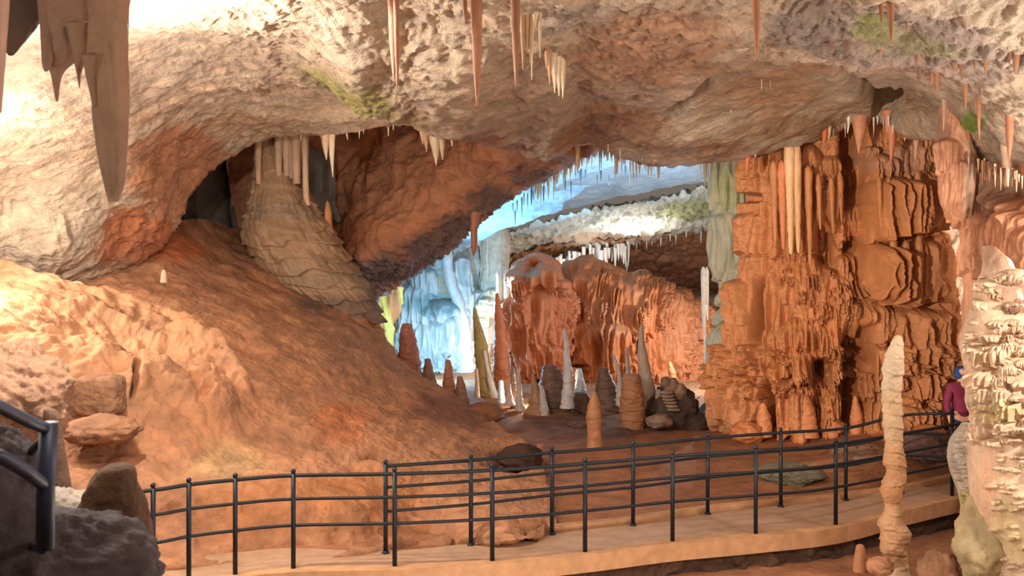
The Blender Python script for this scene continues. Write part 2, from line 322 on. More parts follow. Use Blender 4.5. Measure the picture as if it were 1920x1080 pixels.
# ---- the slanting rock between the hall and the far chamber
div_top = [(520, 640), (470, 560), (450, 440), (430, 300), (480, 190), (600, 170), (760, 165), (900, 165), (1040, 180), (1180, 215)]
div_edge = [(735, 690), (700, 620), (690, 572), (752, 522), (812, 480), (870, 440), (918, 400), (985, 345), (1050, 300), (1135, 250)]
def div_relief(px, py, P):
    L_ = (px-690)*.57+(py-572)     # 0 along the hem
    rough = np.exp(-((L_+25)/55)**2)*(1-sm(px, 900, 1050))
    return .16*rough*fbm(P, 5.0, 3, 5, ridge=True)+.22*fbm(P, 1.1, 3, 8, an=(1, 1, .6), ridge=True)*(1-rough)+.25*np.exp(-((px-760)/60)**2-((py-310)/60)**2)
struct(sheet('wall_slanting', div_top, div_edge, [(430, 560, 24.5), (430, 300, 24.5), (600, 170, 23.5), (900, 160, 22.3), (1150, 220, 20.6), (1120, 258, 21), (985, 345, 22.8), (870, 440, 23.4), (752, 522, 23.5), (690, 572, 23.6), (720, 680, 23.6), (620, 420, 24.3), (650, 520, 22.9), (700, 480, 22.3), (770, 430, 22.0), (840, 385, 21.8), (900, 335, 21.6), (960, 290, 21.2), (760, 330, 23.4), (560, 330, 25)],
    230, 420, 'cave_rock', (182, 124, 90), [(700, 290, 40, 50, (205, 130, 84), .8), (640, 440, 90, 40, (150, 88, 50), .7), (700, 520, 60, 50, (140, 118, 118), .85), (740, 500, 70, 40, (112, 94, 92), .9), (800, 465, 60, 40, (112, 92, 86), .9), (860, 425, 60, 36, (112, 88, 78), .9), (930, 375, 60, 36, (112, 84, 70), .9), (1000, 325, 60, 30, (118, 86, 70), .9), (960, 260, 90, 20, (168, 128, 100), .8), (1060, 290, 60, 20, (120, 90, 76), .8)],  # stone tinted darker and greyer along the hem
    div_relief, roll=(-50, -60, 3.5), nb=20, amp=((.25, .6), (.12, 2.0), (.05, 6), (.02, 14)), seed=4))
# ---- back of the dark side passage
struct(sheet('wall_passage', [(250, 600), (280, 300), (400, 150), (600, 100)], [(360, 640), (420, 560), (520, 500), (640, 420)], [(250, 600, 24), (300, 300, 25.5), (600, 100, 23.4), (640, 420, 24.2), (520, 500, 25), (420, 500, 26.5), (360, 640, 24)],
    80, 120, 'cave_rock', (150, 138, 126), (), None, amp=((.4, .5), (.15, 2)), seed=6))
# ---- the long mud slope
sl_top = [(-700, 700), (-300, 590), (0, 538), (120, 520), (240, 500), (330, 418), (420, 425), (500, 455), (570, 510), (640, 560), (690, 590), (725, 640), (775, 692), (840, 742), (905, 785), (960, 815), (1005, 840), (1012, 858)]
sl_edge = [(-900, 1500), (-400, 1200), (-100, 1150), (60, 1110), (200, 1075), (330, 1066), (440, 1060), (520, 1054), (590, 1049), (650, 1043), (700, 1038), (750, 1034), (800, 1030), (860, 1025), (910, 1019), (955, 1013), (1000, 1007), (1045, 1003)]
sl_dep = [(-900, 1500, 9), (-700, 700, 14.5), (-700, 1100, 10), (-300, 590, 15.5), (0, 538, 17), (120, 520, 17.8), (240, 500, 18.6), (330, 425, 21), (420, 425, 23.5), (500, 455, 23.4), (570, 510, 22.8), (640, 560, 22.4), (690, 590, 22.2), (725, 640, 21.6), (775, 692, 21.2), (840, 742, 20.4), (905, 785, 19.6), (1005, 845, 17.2), (300, 560, 17.6), (450, 620, 17.4), (600, 700, 17.2), (750, 780, 17), (300, 700, 15), (450, 780, 14.6), (600, 850, 14.3), (850, 850, 15.9), (800, 930, 14.1), (980, 900, 15.2), (1030, 930, 14.6), (1022, 890, 16.0), (1040, 970, 13.4), 
          (0, 650, 14.2), (0, 800, 12.6), (150, 780, 13.0), (250, 880, 12.3), (0, 950, 11), (200, 1075, 10.9), (330, 1062, 11.2), (440, 1058, 11.4), (590, 1048, 11.6), (720, 1037, 11.8), (880, 1022, 12.1), (1040, 1002, 12.55), (-300, 1150, 8), (450, 960, 12.4), (650, 950, 13.0), (860, 960, 13.2)]
def grv(px, py): return .5*np.exp(-(np.abs(px-233)/5)**3-(np.abs(py-748)/34)**4)
def sl_relief(px, py, P):
    h = .05*fbm(P, 1.6, 4, 12, ridge=True)+.05*fbm(P, 1.2, 4, 13, an=(3, .7, 1))
    # the pitted bedrock ledge in the lower left
    yl = np.interp(px, [-200, 0, 110, 210, 310, 380, 440, 495, 520], [545, 552, 572, 598, 618, 655, 712, 768, 800])
    m = (1-sm(px, 380, 520))*(1-sm(py, 760, 850))
    t = sm(py-yl, -3, 26)*(1-sm(py-yl, 120, 330)); h = h+(.75*m*t*(1-.15*sm(px, 0, 300)))*(1+.25*fbm(P, 1.8, 3, 14))-grv(px, py)
    pit = np.exp(-((px-400)/110)**2-((py-740)/60)**2); h = h-.28*pit*np.clip(fbm(P, 3.5, 3, 15), 0, 1)*2
    h = h-.45*np.exp(-((px-290)/210)**2-((py-np.interp(px, [0, 200, 400, 500], [668, 690, 735, 800]))/20)**2)*m-.06*m*t*np.clip(fbm(P, 2.4, 3, 16, ridge=True), 0, 1)*2*sm(py-yl, 25, 60)
    h = h-.30*np.clip(fbm(P, 1.3, 3, 17)-.05, 0, 1)*sm(py, 930, 980)*(1-sm(py, 1020, 1045))*sm(px, 240, 330)*2
    # undercut foot along the path
    foot = np.exp(-((px-620)/360)**2)*sm(py, 985, 1020)*(1-sm(py, 1035, 1050)); h = h-.15*foot
    h = h+.28*np.exp(-((px-560)/330)**2-((py-950)/45)**2)
    # cave-in shadow hollow next to the path bend
    h = h-.5*np.exp(-((px-965)/60)**2-((py-862)/18)**2)-.12*np.exp(-((px-700)/22)**2-((py-860)/7)**2)*2
    # ribs on the right flank
    h = h+.06*fbm(P, 1.0, 3, 19, an=(2.2, .5, 1), ridge=True)*sm(px, 560, 700)*(1-sm(py, 820, 900))
    return h
struct(sheet('mud_slope', sl_top[::1], sl_edge, sl_dep, 480, 640, 'mud_rock', (188, 134, 98), [
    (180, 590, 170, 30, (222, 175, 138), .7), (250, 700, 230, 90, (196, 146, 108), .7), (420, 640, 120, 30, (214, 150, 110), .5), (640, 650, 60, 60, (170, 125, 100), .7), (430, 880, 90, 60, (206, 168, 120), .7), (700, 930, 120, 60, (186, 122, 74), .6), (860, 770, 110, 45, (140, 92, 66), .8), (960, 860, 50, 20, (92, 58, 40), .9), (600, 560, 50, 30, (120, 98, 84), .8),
    (640, 800, 60, 50, (190, 110, 66), .6), (330, 470, 60, 25, (206, 118, 74), .8), (560, 960, 240, 50, (176, 112, 66), .6)], sl_relief, roll=(0, 34, .22), nb=8, amp=((.2, .5), (.08, 1.4), (.035, 4.0), (.018, 11)), seed=11, dmin=7.5))  # painted light on the ledge top; painted shade on flank, foot and hollow
# the far flank of the slope, turning away towards the passage and the far chamber
struct(sheet('mud_flank', [(330, 424), (420, 430), (500, 462), (570, 517), (640, 566), (690, 596), (725, 648), (775, 698), (840, 748), (905, 790), (960, 820), (1008, 848)], [(330, 460), (430, 475), (510, 510), (560, 560), (630, 610), (680, 650), (720, 700), (770, 740), (830, 785), (900, 820), (950, 845), (1000, 866)],
    [(330, 424, 21.2), (420, 425, 23.7), (500, 460, 23.6), (640, 566, 22.6), (725, 645, 21.8), (840, 748, 20.6), (1008, 848, 17.4), (330, 460, 24.5), (510, 510, 26), (630, 610, 25.5), (770, 740, 23.5), (900, 820, 21.3), (1000, 866, 18)],
    40, 200, 'mud_rock', (176, 112, 76), (), None, amp=((.12, 1.0), (.05, 3)), seed=12))
# ---- floor of the hall, the plain behind the path and the far chamber
gx = np.linspace(-16, 15, 330)[None]; gy = np.linspace(11.2, 46, 420)[:, None]; X = gx+0*gy; Y = gy+0*gx
P0 = np.stack([X, Y, 0*X], -1)
yf_ = 3.57*F/np.clip(Y, 1, None)
Z = -.05+.10*fbm(P0, .5, 4, 21)+.03*fbm(P0, 2.5, 3, 22)-.012*np.clip(Y-24, 0, 30)**1.5
Z = Z+.35*sm(Y, 17.3, 19.8)*sm(X, 5.0, 6.6)*(1-sm(Y, 21, 24))                           # apron of the great column
Z = Z+.25*np.exp(-((X-5.6)/1.6)**2-((Y-16.4)/.8)**2)
edge_y = np.interp(X, [-8, -2.5, 0, 2, 5, 6.5, 8], [9.8, 11.5, 12.2, 12.9, 14.2, 14.6, 14.8])
Z = np.where(Y < edge_y+.15, -.35, Z)
PXs = CX+F*X/Y; PYs = HY+F*(CH-Z)/Y
struct(gridmesh('floor', np.stack([X, Y, Z], -1), 'mud_rock', tints((172, 116, 80), PXs, PYs, P0, [(1130, 800, 200, 28, (120, 88, 72), .8), (1000, 830, 100, 20, (140, 100, 78), .6), (1480, 885, 60, 22, (150, 140, 118), .7)], 21)))
# floor of the pit in front of the path
gx = np.linspace(-9, 11, 200)[None]; gy = np.linspace(-6, 14.6, 200)[:, None]; X = gx+0*gy; Y = gy+0*gx; P0 = np.stack([X, Y, 0*X], -1)
Z = -.75+.12*fbm(P0, .8, 4, 31)+.04*fbm(P0, 3, 3, 32)+.35*np.exp(-((X-6.6)/1.2)**2-((Y-11.5)/1)**2)
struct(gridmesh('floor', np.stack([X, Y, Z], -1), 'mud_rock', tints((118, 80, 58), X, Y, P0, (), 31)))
# ---- the blue-lit vault of the far chamber, its crested band and the brown ceiling beyond
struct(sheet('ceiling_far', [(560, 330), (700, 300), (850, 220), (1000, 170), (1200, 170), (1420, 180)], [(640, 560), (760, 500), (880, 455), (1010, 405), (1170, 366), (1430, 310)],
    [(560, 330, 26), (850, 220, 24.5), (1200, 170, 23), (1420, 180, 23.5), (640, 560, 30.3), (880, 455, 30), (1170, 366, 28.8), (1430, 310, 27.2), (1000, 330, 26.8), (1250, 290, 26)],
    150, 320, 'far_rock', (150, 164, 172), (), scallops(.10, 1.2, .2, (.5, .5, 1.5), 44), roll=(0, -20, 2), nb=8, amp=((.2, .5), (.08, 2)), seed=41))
struct(sheet('ceiling_band', [(640, 480), (760, 465), (880, 440), (1010, 396), (1170, 362), (1300, 334), (1430, 306)], [(680, 640), (790, 560), (900, 520), (975, 485), (1150, 452), (1290, 432), (1430, 412)],
    [(640, 480, 31), (880, 440, 31.2), (1170, 362, 29.6), (1430, 306, 28), (680, 640, 37), (900, 520, 36.5), (975, 485, 36), (1150, 452, 34.5), (1430, 412, 33)],
    130, 420, 'far_rock', (214, 214, 200), [(1290, 385, 70, 26, (170, 172, 110), .8), (1150, 440, 180, 12, (196, 150, 110), .6), (820, 500, 60, 30, (150, 165, 170), .6)],
    lambda px, py, P: .22*fbm(P, 2.6, 3, 46, an=(1, .6, 1.3), ridge=True)+.25*sm(-(py-np.interp(px, [640, 880, 1010, 1170, 1430], [480, 440, 396, 362, 306])), -14, -2), roll=(0, -14, 1.6), nb=8, amp=((.25, .6), (.12, 2.5), (.05, 7)), seed=45))
struct(sheet('ceiling_brown', [(900, 500), (1000, 465), (1150, 442), (1290, 422), (1430, 402)], [(960, 560), (1040, 520), (1150, 515), (1270, 545), (1430, 560)],
    [(900, 500, 36), (1150, 442, 34), (1430, 402, 32.5), (960, 560, 40), (1150, 515, 39), (1430, 560, 40)],
    70, 260, 'far_rock', (190, 136, 98), (), scallops(.14, 3.5, .1, (.8, .6, 1.2), 48), amp=((.3, .6), (.1, 2.5)), seed=49))
# far back walls closing the chamber
struct(sheet('wall_far', [(560, 380), (760, 400), (950, 430), (1150, 430), (1350, 400), (1500, 380)], [(560, 900), (760, 860), (950, 840), (1150, 830), (1350, 830), (1500, 830)],
    [(560, 380, 40), (1500, 380, 42), (950, 430, 43), (560, 900, 37), (950, 840, 40), (1500, 830, 41)],
    80, 200, 'far_rock', (190, 170, 150), (), scallops(.3, 1.0, .1, (1.5, 1, .5), 51), amp=((.6, .5), (.2, 2)), seed=52))
# right-hand wall behind the people's path, seen through the gap beside the column
struct(sheet('wall_right', [(1650, 260), (1760, 250), (1850, 250), (1950, 260), (2150, 300)], [(1650, 900), (1760, 890), (1850, 900), (1950, 920), (2150, 1000)],
    [(1650, 260, 24), (1850, 250, 21), (2150, 300, 15), (1650, 900, 22), (1850, 900, 20), (2150, 1000, 14), (1780, 520, 23)],
    160, 160, 'cave_rock_scalloped', (208, 180, 148), [(1780, 640, 40, 60, (190, 120, 76), .8)], scallops(.22, 1.8, -.7, (.6, .6, 1.6), 55), amp=((.35, .5), (.15, 2)), seed=54))
# right end of the hall, an orange draped wall under the sagging ceiling
struct(sheet('wall_draped', [(1838, 225), (1855, 250), (1880, 275), (1915, 296), (1960, 310), (2100, 320), (2400, 340)], [(1862, 640), (1870, 650), (1885, 660), (1915, 680), (1960, 700), (2100, 720), (2400, 760)],
    [(1775, 235, 15.4), (1850, 300, 14.2), (1960, 330, 12.2), (2100, 320, 11), (1826, 640, 13.4), (1880, 500, 13), (1960, 660, 12), (2400, 400, 8), (2400, 760, 8)],
    260, 300, 'flowstone', (190, 130, 94), [(1830, 330, 40, 60, (216, 184, 150), .9), (1875, 370, 30, 40, (120, 92, 76), .7), (1880, 600, 50, 60, (150, 112, 90), .7)],
    lambda px, py, P: .6*tiers(px, py, [(1850, 400, 40, 470, .35, 9), (1885, 410, 45, 540, .4, 9), (1845, 300, 30, 375, .3, 8), (1885, 320, 26, 400, .4, 10), (1910, 395, 30, 540, .45, 10), (1830, 480, 30, 600, .3, 8), (1940, 420, 60, 600, .4, 10)])+.10*fbm(P, 3.5, 3, 57, an=(1.6, 1.6, .25), ridge=True)-.4*np.exp(-((px-1905)/22)**2-((py-360)/22)**2),
    amp=((.12, .8), (.06, 2.5)), seed=56))
# ================================================================ great formations
def pillar(name, D, rx_d, outline, mat, base, relief, patches=(), nr=420, nc=420, seed=0, amp=((.10, 1.2), (.04, 4)), parent=None, label=None, cat=None, org=None, back=True):
    """a standing mass: outline = (py, left px, right px) rows; its plan is an ellipse, rx_d deep (m); relief(px, py, P) on it"""
    a = crom([(r[0], r[1], r[2]) for r in outline], nr); py = a[:, 0][:, None]; xl, xr = a[:, 1][:, None], a[:, 2][:, None]
    th = np.linspace(-math.pi, math.pi, nc, endpoint=False)[None]        # -pi/2..pi/2 faces the hall
    # denser sampling on the front
    th = th-.45*np.sin(2*th)*.0+.35*np.sin(th)*-1
    cx = (xl+xr)/2; hw = (xr-xl)/2
    px = cx+hw*np.sin(th); X = (px-CX)/F*D; Y = D-rx_d*np.cos(th)+0*px; Z = CH+(HY-py)/F*D+0*px
    Y = D-rx_d*np.cos(th)*(.10+.90*(hw/hw.max())**.8)
    # keep the traced outline true: scale sideways position with the real distance of each point
    X = X*1.0
    P = np.stack([X, Y, Z], -1); n = gnormal(P, True); c = P.mean(1, keepdims=True); sgn = np.sign(np.median((n*(P-c)).sum(-1))); n = n*sgn
    px = CX+F*P[..., 0]/P[..., 1]; py = HY+F*(CH-P[..., 2])/P[..., 1]
    d = 0
    for i, (a_, f) in enumerate(amp): d = d+a_*fbm(P, f, 4, seed+i)
    front = sm(np.cos(th), -.2, .25)
    if relief is not None: d = d+relief(px, py, P)*front
    n[..., 2] *= .35
    P = P+n*d[..., None]
    T = tints(base, px, py, P, patches, seed)
    nr_, nc_ = P.shape[:2]; idx = np.arange(nr_*nc_).reshape(nr_, nc_); idx2 = np.concatenate([idx, idx[:, :1]], 1)
    qd = np.stack([idx2[:-1, :-1], idx2[:-1, 1:], idx2[1:, 1:], idx2[1:, :-1]], -1).reshape(-1, 4)
    V = np.vstack([P.reshape(-1, 3), P[0].mean(0), P[-1].mean(0)]); ia, ib = nr_*nc_, nr_*nc_+1
    Ft = [(ia, idx2[0, j+1], idx2[0, j]) for j in range(nc_)]+[(ib, idx2[-1, j], idx2[-1, j+1]) for j in range(nc_)]
    T = np.vstack([T.reshape(-1, 3), T[0, 0], T[-1, 0]])
    o = mkmesh(name, V, qd, mat, T, tuple(org if org else P[-1].mean(0)), parent, Ft=Ft)
    if label: tag(o, label, cat)
    return o
def grooves(px, py, L):
    h = 0
    for (x, y, rx, ry, d) in L: h = h-d*np.exp(-(np.abs(px-x)/rx)**3-(np.abs(py-y)/ry)**4)
    return h
def pipes(P, a=.05, f=7.0, seed=0):
    """close-set vertical ribs"""
    return a*fbm(P, f, 2, seed, an=(1, 1, .07), ridge=True)
# ---- the great orange column
gc_t = [(1488, 262, 52, 478, .50, 15), (1562, 340, 46, 442, .42, 11), (1560, 292, 42, 330, .28, 9), (1570, 318, 38, 350, .34, 9), (1420, 258, 26, 330, .35, 9), (1418, 345, 34, 372, .30, 10), (1416, 392, 40, 480, .45, 12),
        (1405, 300, 20, 380, .3, 8), (1432, 470, 34, 600, .30, 14), (1498, 478, 60, 560, .45, 13), (1475, 520, 58, 640, .42, 14), (1540, 500, 56, 600, .48, 16), (1556, 560, 50, 655, .5, 15),
        (1398, 520, 32, 600, .55, 12), (1400, 590, 42, 660, .5, 14), (1640, 286, 42, 338, .42, 9), (1700, 262, 48, 318, .30, 16), (1702, 312, 50, 350, .36, 12), (1652, 330, 46, 440, 1.05, 13), (1688, 350, 30, 440, .4, 12), (1722, 326, 28, 430, .48, 13),
        (1618, 372, 34, 452, .85, 13), (1590, 410, 24, 452, .35, 10), (1634, 452, 48, 560, 1.05, 12), (1705, 440, 52, 570, .50, 17), (1745, 430, 26, 560, .38, 14), (1612, 556, 60, 640, .55, 13), (1690, 570, 60, 650, .62, 14), (1742, 580, 36, 655, .62, 12),
        (1712, 628, 48, 690, .72, 11), (1748, 658, 34, 716, .82, 11), (1700, 680, 32, 745, .78, 10), (1430, 600, 62, 700, .50, 15), (1508, 590, 60, 690, .66, 10), (1520, 640, 62, 716, .86, 9), (1465, 640, 50, 716, .70, 10), (1560, 640, 34, 700, .6, 10),
        (1395, 655, 40, 790, .62, 11), (1372, 690, 22, 800, .5, 9), (1430, 700, 32, 800, .48, 10), (1478, 712, 26, 815, .62, 12), (1504, 722, 24, 840, .70, 16), (1545, 716, 26, 800, .42, 9), (1576, 700, 22, 830, .45, 14),
        (1640, 640, 36, 735, .60, 13), (1626, 700, 26, 830, .52, 12), (1656, 716, 24, 830, .48, 12), (1700, 745, 34, 830, .7, 9), (1745, 720, 36, 800, .5, 10), (1765, 640, 26, 830, .3, 10)]
gc_t = gc_t+rtiers(1400, 1590, 270, 640, 46, (10, 26), (40, 110), (.14, .34), 51)+rtiers(1600, 1770, 270, 640, 40, (10, 24), (30, 90), (.15, .42), 52)+rtiers(1370, 1780, 640, 780, 50, (8, 20), (25, 70), (.35, .66), 53)+rtiers(1370, 1600, 640, 715, 60, (7, 18), (12, 30), (.74, .92), 5)+rtiers(1480, 1600, 500, 600, 30, (8, 18), (14, 34), (.50, .60), 6)+rtiers(1660, 1780, 640, 800, 40, (8, 18), (14, 34), (.62, .86), 8)+rtiers(1370, 1440, 660, 800, 24, (8, 16), (20, 50), (.42, .55), 9)
def gc_relief(px, py, P):
    h = tiers(px, py, gc_t)
    g = grooves(px, py, [(1436, 585, 8, 55, .55), (1600, 330, 20, 130, .62), (1604, 500, 14, 60, .5), (1588, 720, 16, 100, .7), (1536, 694, 15, 22, .9), (1612, 640, 10, 30, .6), (1545, 455, 14, 40, .4), (1770, 380, 14, 130, .3), (1412, 372, 26, 8, .4), (1660, 800, 10, 60, .3), (1455, 760, 8, 50, .4), (1530, 780, 8, 50, .3)])
    return h*1.12+g*1.7+pipes(P, .055, 6, 60)*(1-.4*sm(py, 600, 700))+.045*fbm(P, 6, 3, 63, ridge=True)
ORANGE = (196, 130, 82)
col = pillar('flowstone_column', 20.2, 1.25, [(200, 1395, 1775), (255, 1402, 1750), (330, 1402, 1738), (400, 1398, 1736), (470, 1405, 1738), (560, 1392, 1744), (640, 1388, 1768), (700, 1374, 1788), (780, 1366, 1790), (830, 1362, 1792), (858, 1360, 1796)],
    'flowstone', ORANGE, gc_relief, [(1492, 360, 14, 70, (226, 178, 128), .8), (1700, 300, 50, 40, (190, 140, 108), .7), (1640, 300, 40, 30, (176, 130, 104), .6), (1470, 770, 60, 40, (206, 138, 96), .6), (1400, 800, 40, 40, (196, 140, 100), .5), (1780, 640, 20, 200, (120, 82, 64), .6), (1600, 700, 30, 100, (150, 88, 52), .5)],  # dark right edge and cleft are shade put into the colour
    nr=760, nc=900, seed=60, amp=((.08, 1.5), (.03, 5)), label='massive rust-orange draped flowstone column joining floor and ceiling behind the railing', cat='rock column')
# free-hanging folds on the column are parts of it
for (x, y0, y1, h, c, D_) in [(1481, 285, 478, 9, (232, 186, 138), 18.55), (1495, 290, 476, 8, (228, 176, 126), 18.55), (1517, 330, 500, 7, (194, 128, 80), 18.6), (1536, 345, 432, 5, (192, 126, 78), 18.6), (1560, 350, 440, 5, (190, 124, 74), 18.6), (1576, 340, 418, 5, (190, 124, 74), 18.7), (1452, 320, 455, 7, (194, 128, 80), 18.75), (1467, 320, 470, 8, (210, 130, 84), 18.65),
                       (1650, 350, 432, 5, (190, 124, 74), 18.45), (1668, 350, 428, 5, (190, 124, 74), 18.45), (1706, 345, 425, 5, (200, 134, 88), 18.7), (1722, 340, 425, 6, (200, 134, 88), 18.7), (1700, 470, 566, 7, (198, 134, 86), 18.6), (1676, 460, 560, 6, (198, 134, 86), 18.55), (1724, 460, 560, 7, (198, 134, 86), 18.7)]:
    spel('drapery_fold', D_, [(x-2, y0-20, h*.5), (x-1, y0, h), (x, y0*.6+y1*.4, h*.8), (x+1, y0*.3+y1*.7, h*.6), (x+2, y1-8, h*.4), (x+3, y1, 1)], 'flowstone', c, 60, 18, .35, 5, flute=.15, seed=x, parent=col, tip=(True, True))
# ---- grey-green column on its left
pc = pillar('flowstone_column', 21.6, .55, [(225, 1346, 1412), (300, 1338, 1410), (380, 1336, 1406), (480, 1338, 1404), (545, 1350, 1400), (600, 1348, 1398), (640, 1334, 1396), (652, 1338, 1392), (700, 1330, 1388), (745, 1334, 1380), (790, 1326, 1392), (815, 1316, 1400)],
    'flowstone', (176, 172, 148), lambda px, py, P: tiers(px, py, [(1372, 270, 34, 388, .22, 9), (1385, 390, 26, 545, .25, 10), (1358, 400, 22, 520, .2, 9), (1366, 545, 30, 575, .15), (1362, 578, 30, 612, .18), (1360, 612, 32, 690, .2), (1352, 690, 26, 740, .2), (1400, 300, 20, 420, .2, 9)])+pipes(P, .05, 7, 66), [(1372, 350, 30, 50, (164, 166, 110), .6), (1390, 300, 20, 60, (180, 150, 118), .5), (1392, 470, 12, 80, (206, 160, 110), .6)],
    nr=380, nc=260, seed=66, amp=((.06, 1.5), (.02, 5)), label='slender grey-green flowstone column standing left of the massive orange one', cat='rock column')
# ---- orange curtain mass in the far chamber
om_t = [(1005, 492, 44, 545, .5, 12), (1005, 540, 52, 655, .6, 9), (950, 560, 20, 700, .4, 9), (1045, 520, 22, 700, .4, 14), (985, 596, 34, 700, .7, 10), (1020, 640, 30, 720, .62, 9), (975, 650, 30, 740, .6, 10)]
om_t += rtiers(945, 1052, 500, 720, 36, (6, 14), (24, 70), (.35, .75), 61)
pillar('flowstone_pillar', 28.6, 1.0, [(474, 1000, 1014), (482, 984, 1032), (500, 962, 1050), (560, 948, 1054), (620, 942, 1056), (700, 936, 1058), (780, 930, 1062)], 'flowstone', (196, 116, 72),
    lambda px, py, P: tiers(px, py, om_t)+pipes(P, .08, 4, 70)+grooves(px, py, [(995, 500, 14, 14, .5), (982, 640, 5, 25, .3)]), [(1000, 515, 20, 12, (170, 130, 90), .7)],
    nr=360, nc=300, seed=70, amp=((.10, 1.2), (.05, 4)), label='squat fluted orange flowstone pillar in the far chamber, under the white stalactite fringe', cat='rock pillar')
om2 = [(1095, 488, 32, 560, .5, 9), (1085, 540, 30, 600, .6, 10), (1090, 590, 34, 650, .55, 9), (1150, 520, 36, 600, .4, 16), (1150, 596, 42, 690, .8, 10), (1200, 520, 40, 640, .45, 18), (1245, 540, 40, 720, .4, 20), (1290, 570, 36, 740, .35, 18), (1120, 640, 30, 740, .5, 10), (1180, 660, 34, 760, .5, 12), (1080, 640, 26, 720, .5, 9)]
om2 += rtiers(1065, 1320, 510, 740, 90, (7, 18), (24, 80), (.3, .75), 62)
pillar('flowstone_mound', 29.5, 1.8, [(480, 1092, 1104), (490, 1080, 1122), (504, 1070, 1155), (540, 1062, 1250), (580, 1058, 1300), (640, 1056, 1322), (720, 1054, 1334), (790, 1050, 1345)], 'flowstone', (194, 114, 64),
    lambda px, py, P: tiers(px, py, om2)+pipes(P, .10, 3, 72)+.18*fbm(P, 1.3, 3, 73, an=(1.5, 1, .5), ridge=True)+grooves(px, py, [(1135, 660, 6, 26, .7), (1096, 690, 22, 8, .5)]), [(1140, 600, 34, 50, (196, 134, 96), .7), (1270, 600, 60, 90, (150, 86, 48), .6), (1185, 560, 30, 60, (206, 140, 92), .5)],  # darker right side is shade put into the colour
    nr=400, nc=460, seed=72, amp=((.14, .8), (.05, 3)), label='broad orange flowstone mound sloping down to the right in the far chamber', cat='rock mound')
# ---- cream wall glowing between the blue curtains and the orange pillar
pillar('cream_flowstone', 31.5, .8, [(430, 905, 955), (500, 902, 952), (560, 895, 952), (620, 890, 950), (700, 888, 948), (790, 880, 950)], 'pale_flowstone', (238, 226, 200),
    lambda px, py, P: tiers(px, py, rtiers(885, 950, 540, 740, 30, (8, 20), (12, 40), (.1, .4), 21))+pipes(P, .06, 5, 76), (), nr=240, nc=160, seed=76, label='cream white lumpy flowstone glowing just left of the squat orange pillar', cat='rock formation')
# ---- blue-lit curtains on the left of the far chamber
bl_t = [(765, 530, 40, 620, .5, 9), (830, 560, 42, 600, .7, 10), (800, 600, 44, 690, .45, 8), (850, 590, 30, 720, .5, 14), (745, 600, 26, 700, .4, 8), (880, 540, 22, 700, .5, 12), (862, 480, 16, 620, .4, 10), (835, 640, 28, 700, .6, 10), (795, 500, 26, 560, .3, 8), (870, 630, 26, 730, .5, 8)]+rtiers(790, 880, 640, 720, 30, (7, 16), (10, 26), (.4, .8), 23)
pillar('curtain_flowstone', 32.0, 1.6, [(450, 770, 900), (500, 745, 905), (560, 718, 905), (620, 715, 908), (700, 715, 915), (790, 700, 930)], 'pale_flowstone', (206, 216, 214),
    lambda px, py, P: tiers(px, py, bl_t)+pipes(P, .10, 3.4, 78), [(815, 570, 50, 24, (130, 156, 158), .8), (835, 530, 16, 30, (200, 170, 120), .7), (885, 620, 14, 70, (170, 168, 166), .7)],  # some of the blue light is put into these grey-blue tints
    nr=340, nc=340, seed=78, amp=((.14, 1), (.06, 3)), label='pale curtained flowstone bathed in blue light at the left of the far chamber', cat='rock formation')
pillar('yellow_lit_drapery', 29.5, .45, [(520, 690, 752), (560, 680, 745), (620, 676, 728), (700, 680, 730)], 'pale_flowstone', (226, 196, 96),  # yellow lamplight is put into the stone colour as well
    lambda px, py, P: tiers(px, py, [(735, 530, 14, 640, .3, 8), (712, 540, 16, 650, .3, 8), (694, 560, 14, 660, .3, 8)])+pipes(P, .06, 5, 80), [(730, 570, 8, 50, (200, 120, 70), .9), (688, 590, 10, 40, (190, 200, 60), .7), (722, 660, 20, 20, (90, 130, 90), .7)], nr=160, nc=120, seed=80, label='narrow drapery in yellow-lit and orange tones beside the edge of the mud slope', cat='rock formation')
spel('pale_drape_column', 30.4, [(818, 440, 14), (835, 470, 10), (845, 530, 9), (862, 580, 11), (868, 650, 15), (872, 720, 20)], 'pale_flowstone', (214, 220, 220), 90, 26, .25, 2, flute=.2, terr=.1, seed=81)
tag(bpy.context.scene.collection.objects[-1], 'leaning grey-white column in front of the blue-lit curtains', 'rock column')
# ---- pale cone in the side passage, with the pipes over it
cone = spel('flowstone_cone', 22.2, [(500, 236, 26), (506, 285, 26), (520, 335, 44), (530, 395, 66), (542, 438, 82), (566, 480, 82), (594, 520, 78), (630, 560, 68), (668, 605, 50)], 'flowstone', (178, 142, 108), 240, 200, .13, 1.2, flute=.06, nfl=30, terr=.2, tper=.30, seed=82,
    patches=[(560, 530, 60, 40, (160, 134, 108), .7), (520, 400, 30, 20, (150, 128, 108), .6), (640, 590, 60, 50, (120, 96, 82), .8), (500, 500, 30, 40, (206, 130, 84), .6)])
tag(cone, 'tall pale cone-shaped flowstone rising between the dark side passage and the slanting rock', 'rock cone')
for k, (x, y0, y1, h) in enumerate([(484, 262, 345, 6), (522, 262, 330, 7), (538, 255, 330, 9), (556, 250, 345, 9), (573, 240, 372, 6), (548, 262, 335, 8)]):
    o = spel('hanging_pipe', 21.6+.1*(k % 3), [(x, y0-20, h*1.2), (x, (y0+y1)/2, h), (x+1, y1, h*.8)], 'flowstone', (206, 170, 138), 40, 16, .2, 3, seed=83+k, pos='top')
    tag(o, 'cream dripstone pipe hanging close behind the tip of the pale cone', 'stalactite', 'dripstone pipes around the pale cone')
